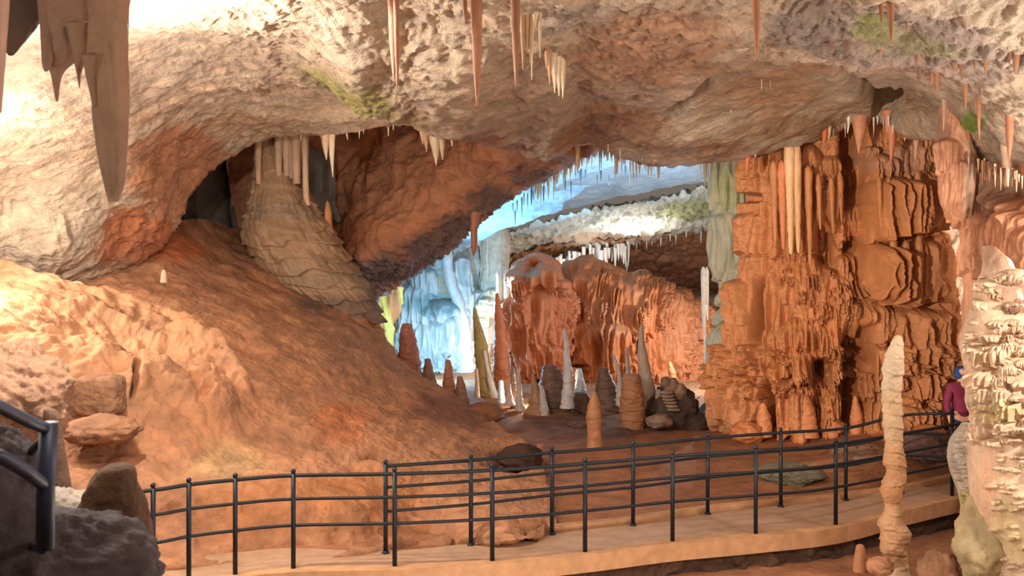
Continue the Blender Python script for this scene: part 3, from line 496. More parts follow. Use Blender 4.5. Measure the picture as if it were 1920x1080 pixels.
o = spel('hanging_pipe', 21.4, [(571, 215, 7), (572, 300, 5.5), (574, 365, 6), (578, 385, 4)], 'flowstone', (214, 182, 150), 50, 16, .15, 3, seed=91, pos='top'); tag(o, 'longest and rightmost cream pipe beside the pale cone, reaching its shoulder', 'stalactite', 'dripstone pipes around the pale cone')
o = spel('stalagmite', 22.0, [(614, 376, 3), (615, 400, 7), (617, 440, 8), (620, 480, 10)], 'flowstone', (206, 140, 96), 50, 18, .15, 3, seed=92); tag(o, 'thin orange stalagmite standing right of the pale cone inside the arch', 'stalagmite')
o = spel('stalactite', 25.0, [(436, 255, 14), (440, 320, 13), (446, 360, 12), (438, 385, 4)], 'cave_rock', (196, 150, 118), 60, 24, .2, 2, seed=93, pos='top'); tag(o, 'pale broad stalactite hanging in the dark side passage', 'stalactite')
o = spel('rock_column', 25.6, [(395, 250, 26), (398, 340, 28), (402, 470, 34)], 'cave_rock', (120, 106, 96), 60, 40, .15, 1.2, seed=94); tag(o, 'dim grey rock column at the back of the side passage', 'rock column')
# ---- the right foreground flowstone
rf_t = rtiers(1805, 2050, 500, 830, 260, (6, 20), (7, 20), (.05, .16), 31)+rtiers(1800, 1900, 640, 790, 50, (10, 22), (14, 40), (.12, .2), 33)+[(1832, 800, 22, 830, .24, 6), (1826, 760, 16, 800, .24, 6), (1850, 690, 26, 730, .24, 7)]
rf_t2 = rtiers(1860, 2100, 800, 1090, 160, (7, 20), (6, 14), (.04, .10), 35)
def rf_relief(px, py, P):
    return tiers(px, py, rf_t)*1.1+tiers(px, py, rf_t2)+pipes(P, .02, 9, 84)*sm(py, 820, 860)*(1-sm(px, 1870, 1890))
pillar('flowstone_mass', 10.2, .9, [(462, 1854, 1860), (475, 1852, 1874), (490, 1850, 1886), (520, 1846, 1894), (570, 1834, 1910), (625, 1820, 1955), (665, 1816, 2035), (720, 1824, 2110), (790, 1836, 2170), (830, 1828, 2200), (860, 1830, 2200), (920, 1832, 2200), (980, 1848, 2200), (1040, 1868, 2200), (1120, 1878, 2210), (1200, 1880, 2220)],
    'pale_flowstone', (222, 190, 158), rf_relief, [(1850, 920, 22, 120, (226, 182, 150), .9), (1895, 1000, 40, 70, (206, 182, 128), .6), (1870, 480, 40, 40, (160, 116, 90), .7), (1900, 560, 30, 40, (150, 112, 92), .7), (1890, 770, 30, 30, (216, 196, 140), .6)],
    nr=900, nc=900, seed=84, amp=((.08, 1.2), (.03, 4), (.012, 12)), label='huge cream shelfy flowstone mass filling the right edge from rail height up', cat='rock formation')
pillar('popcorn_flowstone', 10.9, .45, [(800, 1810, 1850), (830, 1792, 1860), (880, 1786, 1870), (930, 1802, 1880), (970, 1805, 1890), (1020, 1800, 1900)], 'pale_flowstone', (196, 182, 164),
    lambda px, py, P: tiers(px, py, rtiers(1785, 1870, 805, 1000, 130, (4, 10), (4, 11), (.04, .12), 37)), [(1815, 940, 20, 24, (190, 176, 100), .8)], nr=260, nc=220, seed=86, label='grey knobbly flowstone clinging low behind the cream mass, at the railing end', cat='rock formation')
pillar('ribbed_wall_column', 14.2, .35, [(120, 1770, 1800), (225, 1764, 1808), (300, 1762, 1822), (380, 1768, 1835), (440, 1800, 1846), (520, 1808, 1850), (590, 1804, 1844), (640, 1800, 1826), (672, 1804, 1812)], 'flowstone', (206, 146, 110),
    lambda px, py, P: tiers(px, py, [(1782, 260, 18, 330, .15, 7), (1800, 300, 22, 420, .15, 7), (1822, 420, 16, 520, .15, 7)])+pipes(P, .05, 8, 88), [(1815, 330, 12, 80, (222, 190, 160), .7), (1775, 250, 14, 30, (150, 120, 100), .6)], nr=300, nc=160, seed=88, amp=((.08, 1.6), (.03, 5)), label='thin salmon-orange twisted rock column between the great column and the right edge', cat='rock column')
# ---- mound heaps at the lower right corner
for k, (x, y, rx, ry, D_, c, lab) in enumerate([(1850, 1010, 55, 80, 10.4, (190, 168, 128), 'mottled grey-green lumpy boulder leaning on the cream flowstone mass'), (1770, 1075, 42, 40, 11.0, (176, 128, 96), 'small brown boulder at the bottom edge right of the knobbly stalagmite'), (1650, 1062, 24, 16, 11.4, (196, 138, 100), 'low brown rock lump at the foot of the knobbly stalagmite')]):
    o = boulder('boulder', D_, x, y, rx, ry, 'cave_rock', c, seed=100+k, amp=.4); tag(o, lab, 'boulder')
# ---- the two foreground stalagmites in front of the path
rs = random.Random(4)
pts = [(1684, 628, 5), (1682, 645, 11), (1677, 668, 16), (1674, 700, 18), (1671, 740, 17), (1674, 790, 17), (1676, 830, 15), (1677, 860, 19), (1680, 890, 18), (1672, 920, 20), (1676, 950, 15), (1670, 975, 21), (1680, 1000, 26), (1676, 1030, 22), (1682, 1060, 20), (1684, 1125, 26)]
o = spel('stalagmite', 11.8, pts, 'pale_flowstone', (224, 190, 150), 360, 72, .22, 5, terr=.22, tper=.16, seed=95, patches=[(1680, 680, 30, 60, (228, 206, 178), .8), (1676, 980, 30, 90, (206, 140, 92), .6), (1676, 880, 30, 60, (208, 146, 96), .7)])
tag(o, 'tall thin knobbly cream stalagmite standing in front of the walkway', 'stalagmite')
o = spel('stalagmite', 12.2, [(1613, 1020, 6), (1613, 1032, 9), (1612, 1055, 12), (1612, 1090, 15), (1612, 1120, 20)], 'flowstone', (196, 136, 92), 60, 32, .15, 4, seed=96); tag(o, 'stubby brown stalagmite below the walkway, left of the tall knobbly one', 'stalagmite')
# ---- stalagmite grove on the plain
def G(D, pts, lab, c=(150, 112, 86), mat='dripstone', name='stalagmite', cat='stalagmite', terr=.2, amp=.34, seed=0, patches=(), tper=.18):
    r_ = random.Random(pts[0][0]); w_ = [(p[0]+r_.uniform(-.12, .12)*p[2]*(0 < i < len(pts)-1), p[1], p[2]*r_.uniform(.88, 1.14)) for i, p in enumerate(pts)]
    o = spel(name, D, w_, mat, c, 120, 36, amp, 4.5, terr=terr, tper=tper, seed=seed+pts[0][0]*.1, patches=patches, vfreq=.8); return tag(o, lab, cat)
WT = (196, 184, 174)
G(17.9, [(1114, 735, 4), (1114, 755, 9), (1114, 780, 14), (1115, 810, 14), (1116, 845, 15)], 'isolated orange stalagmite standing alone just behind the far railing', (186, 128, 90), amp=.25, terr=.14)
G(20.6, [(1203, 606, 3), (1203, 640, 6), (1206, 672, 9), (1212, 720, 13), (1220, 760, 18), (1224, 800, 24)], 'tallest stalagmite of the grove, grey with a rounded white tip', (190, 168, 150), terr=.05)
G(21.2, [(1150, 665, 3), (1158, 690, 3.5), (1162, 710, 4), (1164, 760, 10)], 'short wavy white stalagmite, left one of the slim pair beside the tallest', WT)
G(21.2, [(1174, 650, 3), (1176, 675, 4), (1178, 700, 5), (1180, 745, 14)], 'slim straight white stalagmite, right one of the pair beside the tallest', WT)
G(20.0, [(1185, 700, 16), (1186, 730, 18), (1186, 770, 20), (1188, 812, 22)], 'thick brown stump below the slim white pair', (176, 122, 86))
G(21.4, [(1057, 616, 2.5), (1061, 640, 4), (1063, 672, 5.5), (1066, 700, 8), (1066, 730, 10), (1064, 765, 13)], 'tall needle stalagmite with a white crooked tip in mid grove', (208, 200, 196))
G(22.2, [(1030, 684, 10), (1034, 700, 18), (1040, 740, 24), (1044, 790, 28)], 'dark thick stump left of the crooked needle', (120, 90, 76))
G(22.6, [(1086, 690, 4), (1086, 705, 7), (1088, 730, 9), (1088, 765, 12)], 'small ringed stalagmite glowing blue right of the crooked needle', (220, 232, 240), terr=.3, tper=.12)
G(22.0, [(1090, 735, 10), (1092, 760, 16), (1094, 785, 20)], 'low dark stump under the blue ringed stalagmite', (110, 84, 72))
G(22.0, [(1132, 688, 8), (1134, 705, 13), (1138, 735, 20), (1140, 790, 26)], 'dark blunt stalagmite just left of the slim white pair', (124, 96, 80))
G(21.8, [(998, 700, 2), (1001, 715, 4), (1004, 740, 12), (1008, 785, 26)], 'cone stalagmite with a thin spike tip left of the dark stump', (166, 124, 94))
G(21.6, [(1014, 722, 3), (1018, 745, 6), (1022, 783, 9)], 'small white streaked stalagmite leaning on the spike-tipped cone', WT)
G(22.0, [(971, 690, 3), (972, 712, 4.5), (974, 740, 6), (976, 775, 12)], 'short grey-white twin stalagmite with a bumpy stem', (190, 176, 166))
G(22.4, [(961, 686, 3), (962, 700, 4), (964, 730, 7), (966, 770, 10)], 'slightly shorter dark twin behind the bumpy stem', (150, 124, 108))
G(22.2, [(953, 718, 4), (955, 740, 6), (957, 760, 9)], 'tiny stubby stalagmite left of the bumpy twins', (190, 172, 160))
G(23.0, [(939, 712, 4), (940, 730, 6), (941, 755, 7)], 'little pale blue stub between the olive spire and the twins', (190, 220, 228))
G(24.4, [(889, 575, 2), (893, 600, 6), (900, 640, 11), (908, 700, 16), (916, 745, 20), (922, 768, 24)], 'olive pointed spire rising in front of the blue curtains', (150, 128, 78))
G(24.2, [(908, 655, 3), (914, 690, 4), (920, 720, 6), (928, 752, 9), (938, 768, 14)], 'white streaked ridge standing for the lit right edge of the olive spire', WT)  # lit edge of the spire, built as a pale ridge
G(22.6, [(893, 690, 2.5), (894, 715, 3.5), (895, 745, 5)], 'thin upright pale stalagmite in front of the olive spire', (206, 176, 146))
G(25.5, [(932, 548, 3), (934, 590, 7), (938, 650, 13), (942, 700, 17), (944, 770, 22)], 'orange spire standing before the squat orange pillar', (196, 112, 70), 'flowstone')
G(22.4, [(763, 606, 7), (764, 620, 13), (766, 655, 16), (768, 695, 20), (770, 730, 22)], 'blocky red-brown stalagmite silhouetted against the blue curtains', (168, 104, 84))
G(22.2, [(802, 672, 5), (803, 688, 8), (805, 715, 12), (806, 745, 14)], 'short brown stub on the slope crest below the blue light', (140, 100, 80))
G(21.9, [(840, 674, 4), (841, 692, 7), (842, 720, 10), (843, 770, 14)], 'brown finger on the slope crest next to the olive spire', (170, 112, 80))
G(21.8, [(862, 705, 4), (864, 725, 8), (866, 765, 14)], 'low brown lump right of the finger on the crest', (150, 110, 86))
G(20.2, [(1234, 730, 4), (1236, 745, 6), (1238, 775, 8), (1238, 805, 12)], 'small grey stalagmite hugging the foot of the tallest one', (186, 166, 152))
G(26.5, [(1255, 678, 3), (1260, 700, 6), (1266, 740, 9)], 'small bright orange cone at the foot of the orange mound', (216, 140, 88), 'flowstone')
# dark broken block with shell-like ribs
bk = boulder('broken_block', 20.4, 1262, 775, 44, 50, 'cave_rock', (96, 76, 66), seed=120, amp=.35, nr=70, seg=90, ry_d=.5); tag(bk, 'dark broken rock block lying right of the tallest stalagmite', 'boulder')
for k, (x, y, r_) in enumerate([(1248, 718, 9), (1262, 722, 10), (1274, 734, 12), (1255, 732, 10)]):
    boulder('knob', 20.1, x, y, r_, r_*1.3, 'cave_rock', (150, 122, 104), seed=130+k, amp=.35, parent=bk, nr=24, seg=32)
for k in range(6):
    boulder('shell_rib', 19.9, 1248+3*k, 736+7*k*.9, 12, 3.2, 'cave_rock', (176, 150, 130), seed=140+k, amp=.3, parent=bk, nr=16, seg=24)
for k, (x, y, rx, ry, D_, c, lab) in enumerate([(1236, 790, 24, 12, 19.8, (170, 138, 118), 'pale crusted rubble lump at the foot of the tallest stalagmite'), (1300, 800, 34, 26, 20.2, (90, 70, 60), 'dark low rock right of the broken block'), (1345, 790, 34, 40, 21.0, (140, 132, 120), 'grey rounded mound at the foot of the grey-green column'), (1075, 795, 12, 6, 20.3, (110, 84, 72), 'small dark stone on the plain left of the isolated stalagmite'), (1090, 798, 10, 5, 20.2, (110, 84, 72), 'smaller of the dark stones on the plain, nearest the isolated stalagmite'), (905, 775, 40, 18, 20.6, (150, 98, 66), 'brown hump on the slope end below the olive spire'),
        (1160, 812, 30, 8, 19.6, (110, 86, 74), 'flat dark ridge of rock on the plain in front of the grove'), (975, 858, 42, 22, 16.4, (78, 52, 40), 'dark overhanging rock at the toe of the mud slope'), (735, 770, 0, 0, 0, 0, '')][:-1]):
    o = boulder('boulder', D_, x, y, rx, ry, 'cave_rock', c, seed=150+k, amp=.35); tag(o, lab, 'boulder')
for k, (x, y, rx, ry, D_) in enumerate([(1400, 812, 30, 20, 18.6), (1560, 800, 24, 16, 18.7), (1660, 822, 26, 16, 18.4), (1740, 815, 30, 18, 18.2)]):
    o = boulder('boulder', D_, x, y, rx, ry, 'flowstone', (196, 120, 72), seed=170+k, amp=.35)
    tag(o, ['orange lump at the left toe of the great column', 'orange lump at the middle of the great column foot', 'orange lump left of the thin stalagmite at the great column foot', 'orange lump at the right toe of the great column'][k], 'boulder')
for k, (x, y0, y1, h, lab) in enumerate([(1556, 740, 815, 12, 'orange pointed stalagmite at the foot of the great column, nearest its dark cleft'), (1603, 742, 812, 10, 'slender orange stalagmite right of the dark cleft in the great column'), (1508, 735, 812, 17, 'thick peach-coloured stump under the popcorn bulge of the great column'), (1430, 755, 812, 12, 'short orange stump at the left foot of the great column')]):
    G(18.6, [(x, y0, h*.3), (x, y0+15, h*.7), (x+2, (y0+y1)/2, h), (x+2, y1+6, h*1.2)], lab, (204, 130, 84), 'flowstone')
# pale flat rock heaps on the plain behind the far railing
for k, (x, y, rx, ry, D_, c, lab) in enumerate([(1480, 888, 56, 14, 15.8, (150, 140, 118), 'flat grey-olive rock slab on the plain behind the far railing'), (1620, 858, 54, 26, 16.6, (176, 134, 104), 'ribbed brown rock heap behind the far railing, left of the thin stalagmite'), (1740, 838, 46, 26, 15.8, (120, 88, 80), 'dark rock heap behind the railing end')]):
    o = boulder('boulder', D_, x, y, rx, ry, 'cave_rock_scalloped', c, seed=180+k, amp=.4, ry_d=.6); tag(o, lab, 'boulder')
o = spel('stalagmite', 17.0, [(307, 505, 2), (307, 512, 5), (307, 530, 7)], 'pale_flowstone', (230, 180, 150), 30, 16, .1, 4, seed=97); tag(o, 'tiny pink stalagmite alone on top of the mud slope', 'stalagmite')
# niche block in the ledge
nb_ = boulder('stone_block', 12.7, 187, 742, 44, 40, 'mud_rock', (150, 110, 82), seed=190, amp=.12, freq=3, nr=80, seg=110, ry_d=.25, shape=lambda u: 1/np.maximum(np.abs(u[..., 0])**6+np.abs(u[..., 2])**6+np.abs(u[..., 1])**6, .02)**(1/6)*.92); tag(nb_, 'squarish plastered stone block set in a niche of the ledge', 'stone block')  # block colour darkened to stand for the shade in the niche
o = boulder('boulder', 12.3, 190, 806, 66, 26, 'mud_rock', (160, 114, 84), seed=191, amp=.3); tag(o, 'long low rock shelf under the squarish stone block', 'boulder')
o = boulder('boulder', 10.6, 30, 745, 95, 95, 'mud_rock', (170, 130, 104), seed=192, amp=.45, nr=90, seg=120); tag(o, 'big pitted boulder at the left edge behind the near railing', 'boulder')
o = boulder('boulder', 8.6, 110, 975, 75, 60, 'cave_rock', (166, 154, 142), seed=193, amp=.35, nr=60, seg=80); tag(o, 'pale grey pitted rock behind the near railing post', 'boulder')
# foreground rocks
def fin(u):
    return 1+.0*u[..., 0]
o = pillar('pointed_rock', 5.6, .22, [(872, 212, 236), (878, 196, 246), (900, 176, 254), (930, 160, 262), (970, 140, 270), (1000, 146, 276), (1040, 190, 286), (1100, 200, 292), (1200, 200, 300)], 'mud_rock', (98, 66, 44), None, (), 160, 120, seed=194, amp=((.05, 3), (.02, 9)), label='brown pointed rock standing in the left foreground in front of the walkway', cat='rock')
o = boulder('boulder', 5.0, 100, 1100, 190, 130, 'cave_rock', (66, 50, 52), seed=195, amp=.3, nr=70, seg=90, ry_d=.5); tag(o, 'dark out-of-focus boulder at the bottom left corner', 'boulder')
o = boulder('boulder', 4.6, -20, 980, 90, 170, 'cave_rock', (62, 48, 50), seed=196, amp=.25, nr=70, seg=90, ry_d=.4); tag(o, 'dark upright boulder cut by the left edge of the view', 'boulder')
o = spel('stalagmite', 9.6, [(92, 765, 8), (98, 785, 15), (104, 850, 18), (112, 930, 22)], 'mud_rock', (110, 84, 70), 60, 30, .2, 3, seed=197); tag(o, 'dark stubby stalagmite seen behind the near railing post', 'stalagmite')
# ================================================================ the visitors' path and its railings
plain('rail_paint', (30, 34, 40), .5, .3, .2, 20, .05)
plain('concrete', (176, 140, 112), .6, 0, .10, 5, .15)
plain('kerb_stone', (196, 146, 104), .7, 0, .12, 8, .2)
plain('steel_knob', (190, 200, 214), .3, .8)
FP = [(125, 930, 1105), (287, 915, 1100), (354, 905, 1096), (441, 896, 1077), (550, 888, 1067), (740, 885, 1057), (923, 878, 1045), (1097, 866, 1024), (1261, 852, 1009), (1417, 842, 996), (1567, 830, 983)]
def base_pt(px, pyb, z=0.0):
    D = (CH-z)*F/(pyb-HY); return np.array([(px-CX)/F*D, D, z])
front = []
for (x, yt, yb) in FP:
    D = 2.5*F/(yt-HY); front.append(np.array([(x-CX)/F*D, D, 0.0]))
front += [np.array([(1700-CX)/F*13.6, 13.6, .03]), np.array([(1832-CX)/F*14.3, 14.3, .06])]
BP = [(723, 1037), (883, 1022), (1035, 1002), (1187, 985), (1327, 964), (1464, 950), (1586, 938)]
back = [base_pt(x, y) for x, y in BP]+[np.array([(1690-CX)/F*14.35, 14.35, .06]), np.array([(1785-CX)/F*14.1, 14.1, .04])]
# path slab: from left of the picture to the right, front edge under the front posts, back edge under the back posts
fr = crom([front[0]+(-3.5, -1.0, 0), front[0]+(-1.5, -.2, 0)]+front+[front[-1]+(1.2, .4, .0), front[-1]+(3, .9, 0)], 200)
bk_ = crom([front[0]+(-3.5, .6, 0), front[0]+(-1.5, 1.1, 0), front[0]+(0, 1.1, 0), front[1]+(-.1, 1.0, 0), front[2]+(-.2, .95, 0), front[3]+(-.2, .9, 0), front[4]+(-.2, .85, 0)]+[b+(0, .08, 0) for b in back[:-1]]+[back[-1]+(.6, 1.2, 0), back[-1]+(1.8, 2.0, 0), back[-1]+(3.6, 2.6, 0)], 200)
def strip(name, A, B, za, thick, mat, label=None, parent=None):
    """a slab between two plan curves, with top, sides and underside"""
    n = len(A); t = np.linspace(0, 1, 9)[None, :, None]; top = A[:, None]*(1-t)+B[:, None]*t; top = top.copy(); top[..., 2] += za
    lo = top[:, ::-1].copy(); lo[..., 2] -= thick; P = np.concatenate([top, lo], 1)
    idx = np.arange(n*18).reshape(n, 18); idx = np.concatenate([idx, idx[:, :1]], 1)
    q = np.stack([idx[:-1, :-1], idx[:-1, 1:], idx[1:, 1:], idx[1:, :-1]], -1).reshape(-1, 4)
    return mkmesh(name, P.reshape(-1, 3), q, mat, None, None, parent, smooth=False)
out = np.array([0, -.06, 0])
struct(strip('path', fr, bk_, 0.0, .14, 'concrete'))
struct(strip('kerb', fr-[0, .14, 0], fr+[0, .05, 0], .035, .20, 'kerb_stone'))
i0 = 92
struct(strip('kerb', (bk_)[i0:], (bk_+[0, .12, 0])[i0:], .07, .16, 'kerb_stone'))
# rubble retaining wall below the front kerb
nz = 60; A = fr-np.array([0, .02, 0]); zz = np.linspace(-.15, -1.0, nz)[:, None]
P = np.repeat(A[None, :, :], nz, 0).copy(); P = P[:, ::1]; P = np.stack([np.array(crom(P[k], 700)) for k in range(nz)]); P[..., 2] = zz
from_v = fbm(P, 3.2, 2, 201, ridge=True); P[..., 1] -= .10*np.clip(1-np.abs(from_v)*1.5, 0, 1)+.05*fbm(P, 6, 3, 202)+(.12*(-.15-zz))
struct(gridmesh('retaining_wall', P, 'cave_rock', tints((84, 58, 44), P[..., 0]*100, P[..., 2]*100, P, (), 203)))
# ---- railings
TUB = (0.26, 0.53)
def railing(name, posts, hts, label, h=1.03, rad=.021, knobs=True, ext0=None, ext1=None):
    root = empty(name, tuple(posts[0]), label, 'railing')
    caps = {}
    for p, ht in zip(posts, hts):
        po = tube('post', [p, p+(0, 0, ht*.5), p+(0, 0, ht)], rad*1.25, 'rail_paint', root, 12)
        V, q, Ft = tubemesh([p+(0, 0, ht+.0), p+(0, 0, ht+.012), p+(0, 0, ht+.03), p+(0, 0, ht+.048), p+(0, 0, ht+.055)], [.012, .024, .029, .02, .004], 12)
        f = mkmesh('finial', V, q, 'rail_paint', None, tuple(p+(0, 0, ht)), None, Ft=Ft); f.parent = po; f.location = (0, 0, ht)
        fl = tube('base_collar', [p+(0, 0, -.0), p+(0, 0, .015), p+(0, 0, .03)], [rad*2.2, rad*2.0, rad*1.4], 'rail_paint', None, 12); fl.parent = po; fl.location = (0, 0, 0)
    for k, frac in enumerate((0.02, TUB[0], TUB[1])):
        P_ = [p+np.array([0, 0, ht*(1-frac)]) for p, ht in zip(posts, hts)]
        if ext0 is not None: P_ = [np.array(ext0)+(0, 0, h*(1-frac))]+P_
        if ext1 is not None: P_ = P_+[np.array(ext1)+(0, 0, h*(1-frac))]
        tube(['handrail', 'middle_rail', 'lower_rail'][k], crom(P_, 12*len(P_)), rad*(1.0 if k == 0 else .85), 'rail_paint', root, 10)
    return root
railing('railing', front[:-2], [1.07]*len(front[:-2]), 'nearer dark iron railing with three rails along the front kerb of the path', 1.05, ext0=front[0]+(-.5, .05, 0), ext1=front[-1])
hts = [1.03]*7+[1.12, 1.22]
railing('railing', back, hts, 'farther dark iron railing along the back edge of the path, below the great column')
# ---- the blurred railing at the left foreground
plain('rail_bluish', (44, 46, 66), .5, .2)  # dark bluish rail colour
r3 = empty('railing', W(88, 1020, 4.1), 'dark blurred stair railing at the left edge in the foreground', 'railing')
tube('post', [W(84, 1030, 4.1), W(86, 900, 4.1), W(92, 792, 4.1)], .036, 'rail_bluish', r3, 14)
tube('post', [W(45, 1015, 4.9), W(45, 930, 4.9), W(46, 852, 4.9)], .026, 'rail_bluish', r3, 14)
tube('handrail', [W(-60, 740, 3.6), W(0, 762, 3.8), W(45, 786, 3.95), W(92, 806, 4.1)], .024, 'rail_bluish', r3, 12)
tube('middle_rail', [W(-60, 842, 3.7), W(0, 856, 3.8), W(50, 884, 3.95), W(86, 912, 4.1)], .026, 'rail_bluish', r3, 12)
tube('brace', [W(46, 870, 4.9), W(66, 838, 4.6), W(88, 820, 4.2)], .02, 'rail_bluish', r3, 12)
tube('lower_rail', [W(46, 1000, 4.9), W(60, 1022, 4.6), W(80, 1030, 4.2)], .02, 'rail_bluish', r3, 12)
# steps' end post beyond
r4 = empty('railing', W(125, 960, 9.6), 'short bit of railing with one stub post between the near post and the pointed rock', 'railing')
tube('post', [W(125, 962, 9.6), W(125, 932, 9.6)], .03, 'rail_bluish', r4, 12); tube('handrail', [W(88, 936, 9.4), W(125, 937, 9.6), W(200, 934, 9.9)], .016, 'rail_paint', r4, 10)
# ---- a visitor half hidden behind the right flowstone
for nm, c in (('skin', (206, 150, 120)), ('blue_cloth', (30, 60, 110)), ('magenta_cloth', (120, 30, 60)), ('dark_cloth', (40, 36, 50)), ('hair', (50, 34, 26)), ('lens_white', (225, 220, 214)), ('orange_cloth', (214, 110, 60))):
    plain(nm, c, .8 if 'cloth' in nm else .5, 0, .1, 20, .05)
def skin_chain(name, joints, bones, mat, parent=None, sub=2, root_i=0, origin=None):
    me = bpy.data.meshes.new(name); me.from_pydata([j[:3] for j in joints], bones, []); o = bpy.data.objects.new(name, me); C.objects.link(o)
    o.modifiers.new('skin', 'SKIN'); 
    for i, j in enumerate(joints):
        me.skin_vertices[0].data[i].radius = (j[3], j[4] if len(j) > 4 else j[3])
    me.skin_vertices[0].data[root_i].use_root = True
    sb = o.modifiers.new('sub', 'SUBSURF'); sb.levels = sub; sb.render_levels = sub
    o.modifiers['skin'].use_smooth_shade = True; me.materials.append(MATS[mat])
    if parent is not None: o.parent = parent
    return o
pb = np.array([(1804-CX)/F*15.6, 15.6, .02])
per = empty('person', tuple(pb), 'person in a blue hood and magenta jacket standing half hidden behind the cream flowstone', 'person')
body = skin_chain('body', [(0, 0, .92, .13, .10), (0, 0, 1.12, .12, .09), (0, .0, 1.34, .13, .09), (0, 0, 1.45, .06), (0, 0, 1.53, .05), (0, -.01, 1.60, .085, .10), (0, -.01, 1.67, .075, .085),
    (.18, 0, 1.38, .06), (.24, -.04, 1.12, .045), (.20, -.20, .98, .034), (.185, -.26, .97, .03), (-.18, 0, 1.38, .06), (-.24, -.02, 1.12, .045), (-.24, -.12, .90, .034), (-.24, -.15, .84, .03),
    (.09, 0, .86, .085), (.10, -.01, .48, .06), (.10, 0, .09, .042), (.10, -.12, .04, .035), (-.09, 0, .86, .085), (-.11, .02, .48, .06), (-.12, .04, .09, .042), (-.12, -.08, .04, .035)],
    [(0, 1), (1, 2), (2, 3), (3, 4), (4, 5), (5, 6), (2, 7), (7, 8), (8, 9), (9, 10), (2, 11), (11, 12), (12, 13), (13, 14), (0, 15), (15, 16), (16, 17), (17, 18), (0, 19), (19, 20), (20, 21), (21, 22)], 'skin', per)
for sx, hx, hy, hz in ((1, .185, -.27, .97), (-1, -.24, -.16, .82)):
    for k in range(4):
        a = (k-1.5)*.018; L_ = (.065, .075, .07, .055)[k]
        skin_chain('finger', [(hx+a, hy, hz-.01, .009), (hx+a*1.2, hy-L_*.5, hz-.03, .008), (hx+a*1.2, hy-L_*.6, hz-.03-L_*.5, .007)], [(0, 1), (1, 2)], 'skin', body, 1)
    skin_chain('thumb', [(hx-sx*.025, hy+.02, hz, .010), (hx-sx*.045, hy-.02, hz-.01, .009), (hx-sx*.04, hy-.05, hz-.03, .008)], [(0, 1), (1, 2)], 'skin', body, 1)
skin_chain('jacket', [(0, 0, .86, .165, .125), (0, 0, 1.1, .15, .115), (0, .0, 1.34, .155, .115), (0, 0, 1.46, .075), (.18, 0, 1.38, .075), (.25, -.04, 1.12, .06), (.21, -.18, .99, .046), (-.18, 0, 1.38, .075), (-.25, -.02, 1.12, .06), (-.245, -.11, .93, .046)],
    [(0, 1), (1, 2), (2, 3), (2, 4), (4, 5), (5, 6), (2, 7), (7, 8), (8, 9)], 'magenta_cloth', per)
skin_chain('trousers', [(0, 0, .93, .135, .11), (.09, 0, .84, .10), (.10, -.01, .48, .075), (.10, 0, .12, .06), (-.09, 0, .84, .10), (-.11, .02, .48, .075), (-.12, .04, .12, .06)], [(0, 1), (1, 2), (2, 3), (0, 4), (4, 5), (5, 6)], 'dark_cloth', per)
for sx, y0 in ((.10, 0), (-.12, .04)): skin_chain('shoe', [(sx, y0+.03, .06, .05), (sx, y0-.06, .05, .045), (sx, y0-.16, .04, .035)], [(0, 1), (1, 2)], 'dark_cloth', per, 1)
skin_chain('hood', [(0, .03, 1.47, .13, .11), (0, .035, 1.58, .115, .115), (0, .02, 1.70, .10, .10)], [(0, 1), (1, 2)], 'blue_cloth', per)
for nm, pts_, m_ in (('nose', [(0, -.10, 1.615, .012), (0, -.118, 1.595, .014)], 'skin'), ('mouth', [(-.022, -.096, 1.56, .006), (.022, -.096, 1.56, .006)], 'magenta_cloth'), ('eye', [(-.034, -.092, 1.63, .009), (-.03, -.094, 1.63, .009)], 'dark_cloth'), ('eye', [(.034, -.092, 1.63, .009), (.03, -.094, 1.63, .009)], 'dark_cloth')):
    skin_chain(nm, pts_, [(0, 1)], m_, body, 1)
# ================================================================ stalactites
rd = random.Random(11)
def near(*a, **k): return spel(*a, **k)
ST = (196, 150, 118)
def hang(name, D, pts, lab, c=ST, mat='dripstone', cat='stalactite', group=None, **k):
    k.setdefault('amp', .15); k.setdefault('freq', 3)
    o = spel(name, D, pts, mat, c, k.pop('nr', 90), k.pop('seg', 24), k.pop('amp'), k.pop('freq'), seed=pts[0][0]*.13, pos='top', **k); return tag(o, lab, cat, group)
# foreground cluster, upper left
hang('stalactite', 6.2, [(198, -120, 60), (204, 0, 36), (203, 100, 34), (206, 160, 33), (208, 230, 29), (211, 300, 23), (213, 345, 17), (212, 378, 9)], 'long thick brown stalactite with a split tip at the upper left', (150, 112, 86), 'flowstone', nr=220, seg=60, amp=.10, flute=.10, nfl=8, patches=[(188, 260, 10, 70, (90, 84, 62), .9)])
hang('stalactite', 6.5, [(130, -120, 60), (134, 0, 52), (132, 60, 44), (112, 110, 28), (106, 140, 10), (107, 190, 2)], 'wide brown stalactite ending in a needle, left of the long thick one', (138, 104, 82), 'flowstone', nr=160, seg=60, amp=.14, flute=.12)
hang('stalactite', 6.4, [(94, -60, 30), (92, 60, 16), (88, 118, 9), (86, 134, 3)], 'short jagged brown stalactite at the left side of the needle-ended one', (134, 100, 78), 'flowstone', nr=100, seg=36)
hang('stalactite', 6.3, [(152, 40, 30), (150, 100, 14), (148, 140, 4), (149, 165, 1)], 'thin hooked stalactite between the two big brown ones', (134, 100, 78), 'flowstone', nr=100, seg=30)
hang('stalactite', 6.1, [(170, 100, 16), (172, 150, 9), (178, 200, 4)], 'short spike fused to the left flank of the long thick stalactite', (140, 104, 80), 'flowstone', nr=60)
hang('stalactite', 5.0, [(-6, -120, 34), (0, 0, 17), (-1, 120, 10), (-1, 200, 5), (0, 212, 2)], 'brown stalactite cut by the left edge of the view', (164, 124, 104), 'flowstone', nr=120, seg=40)
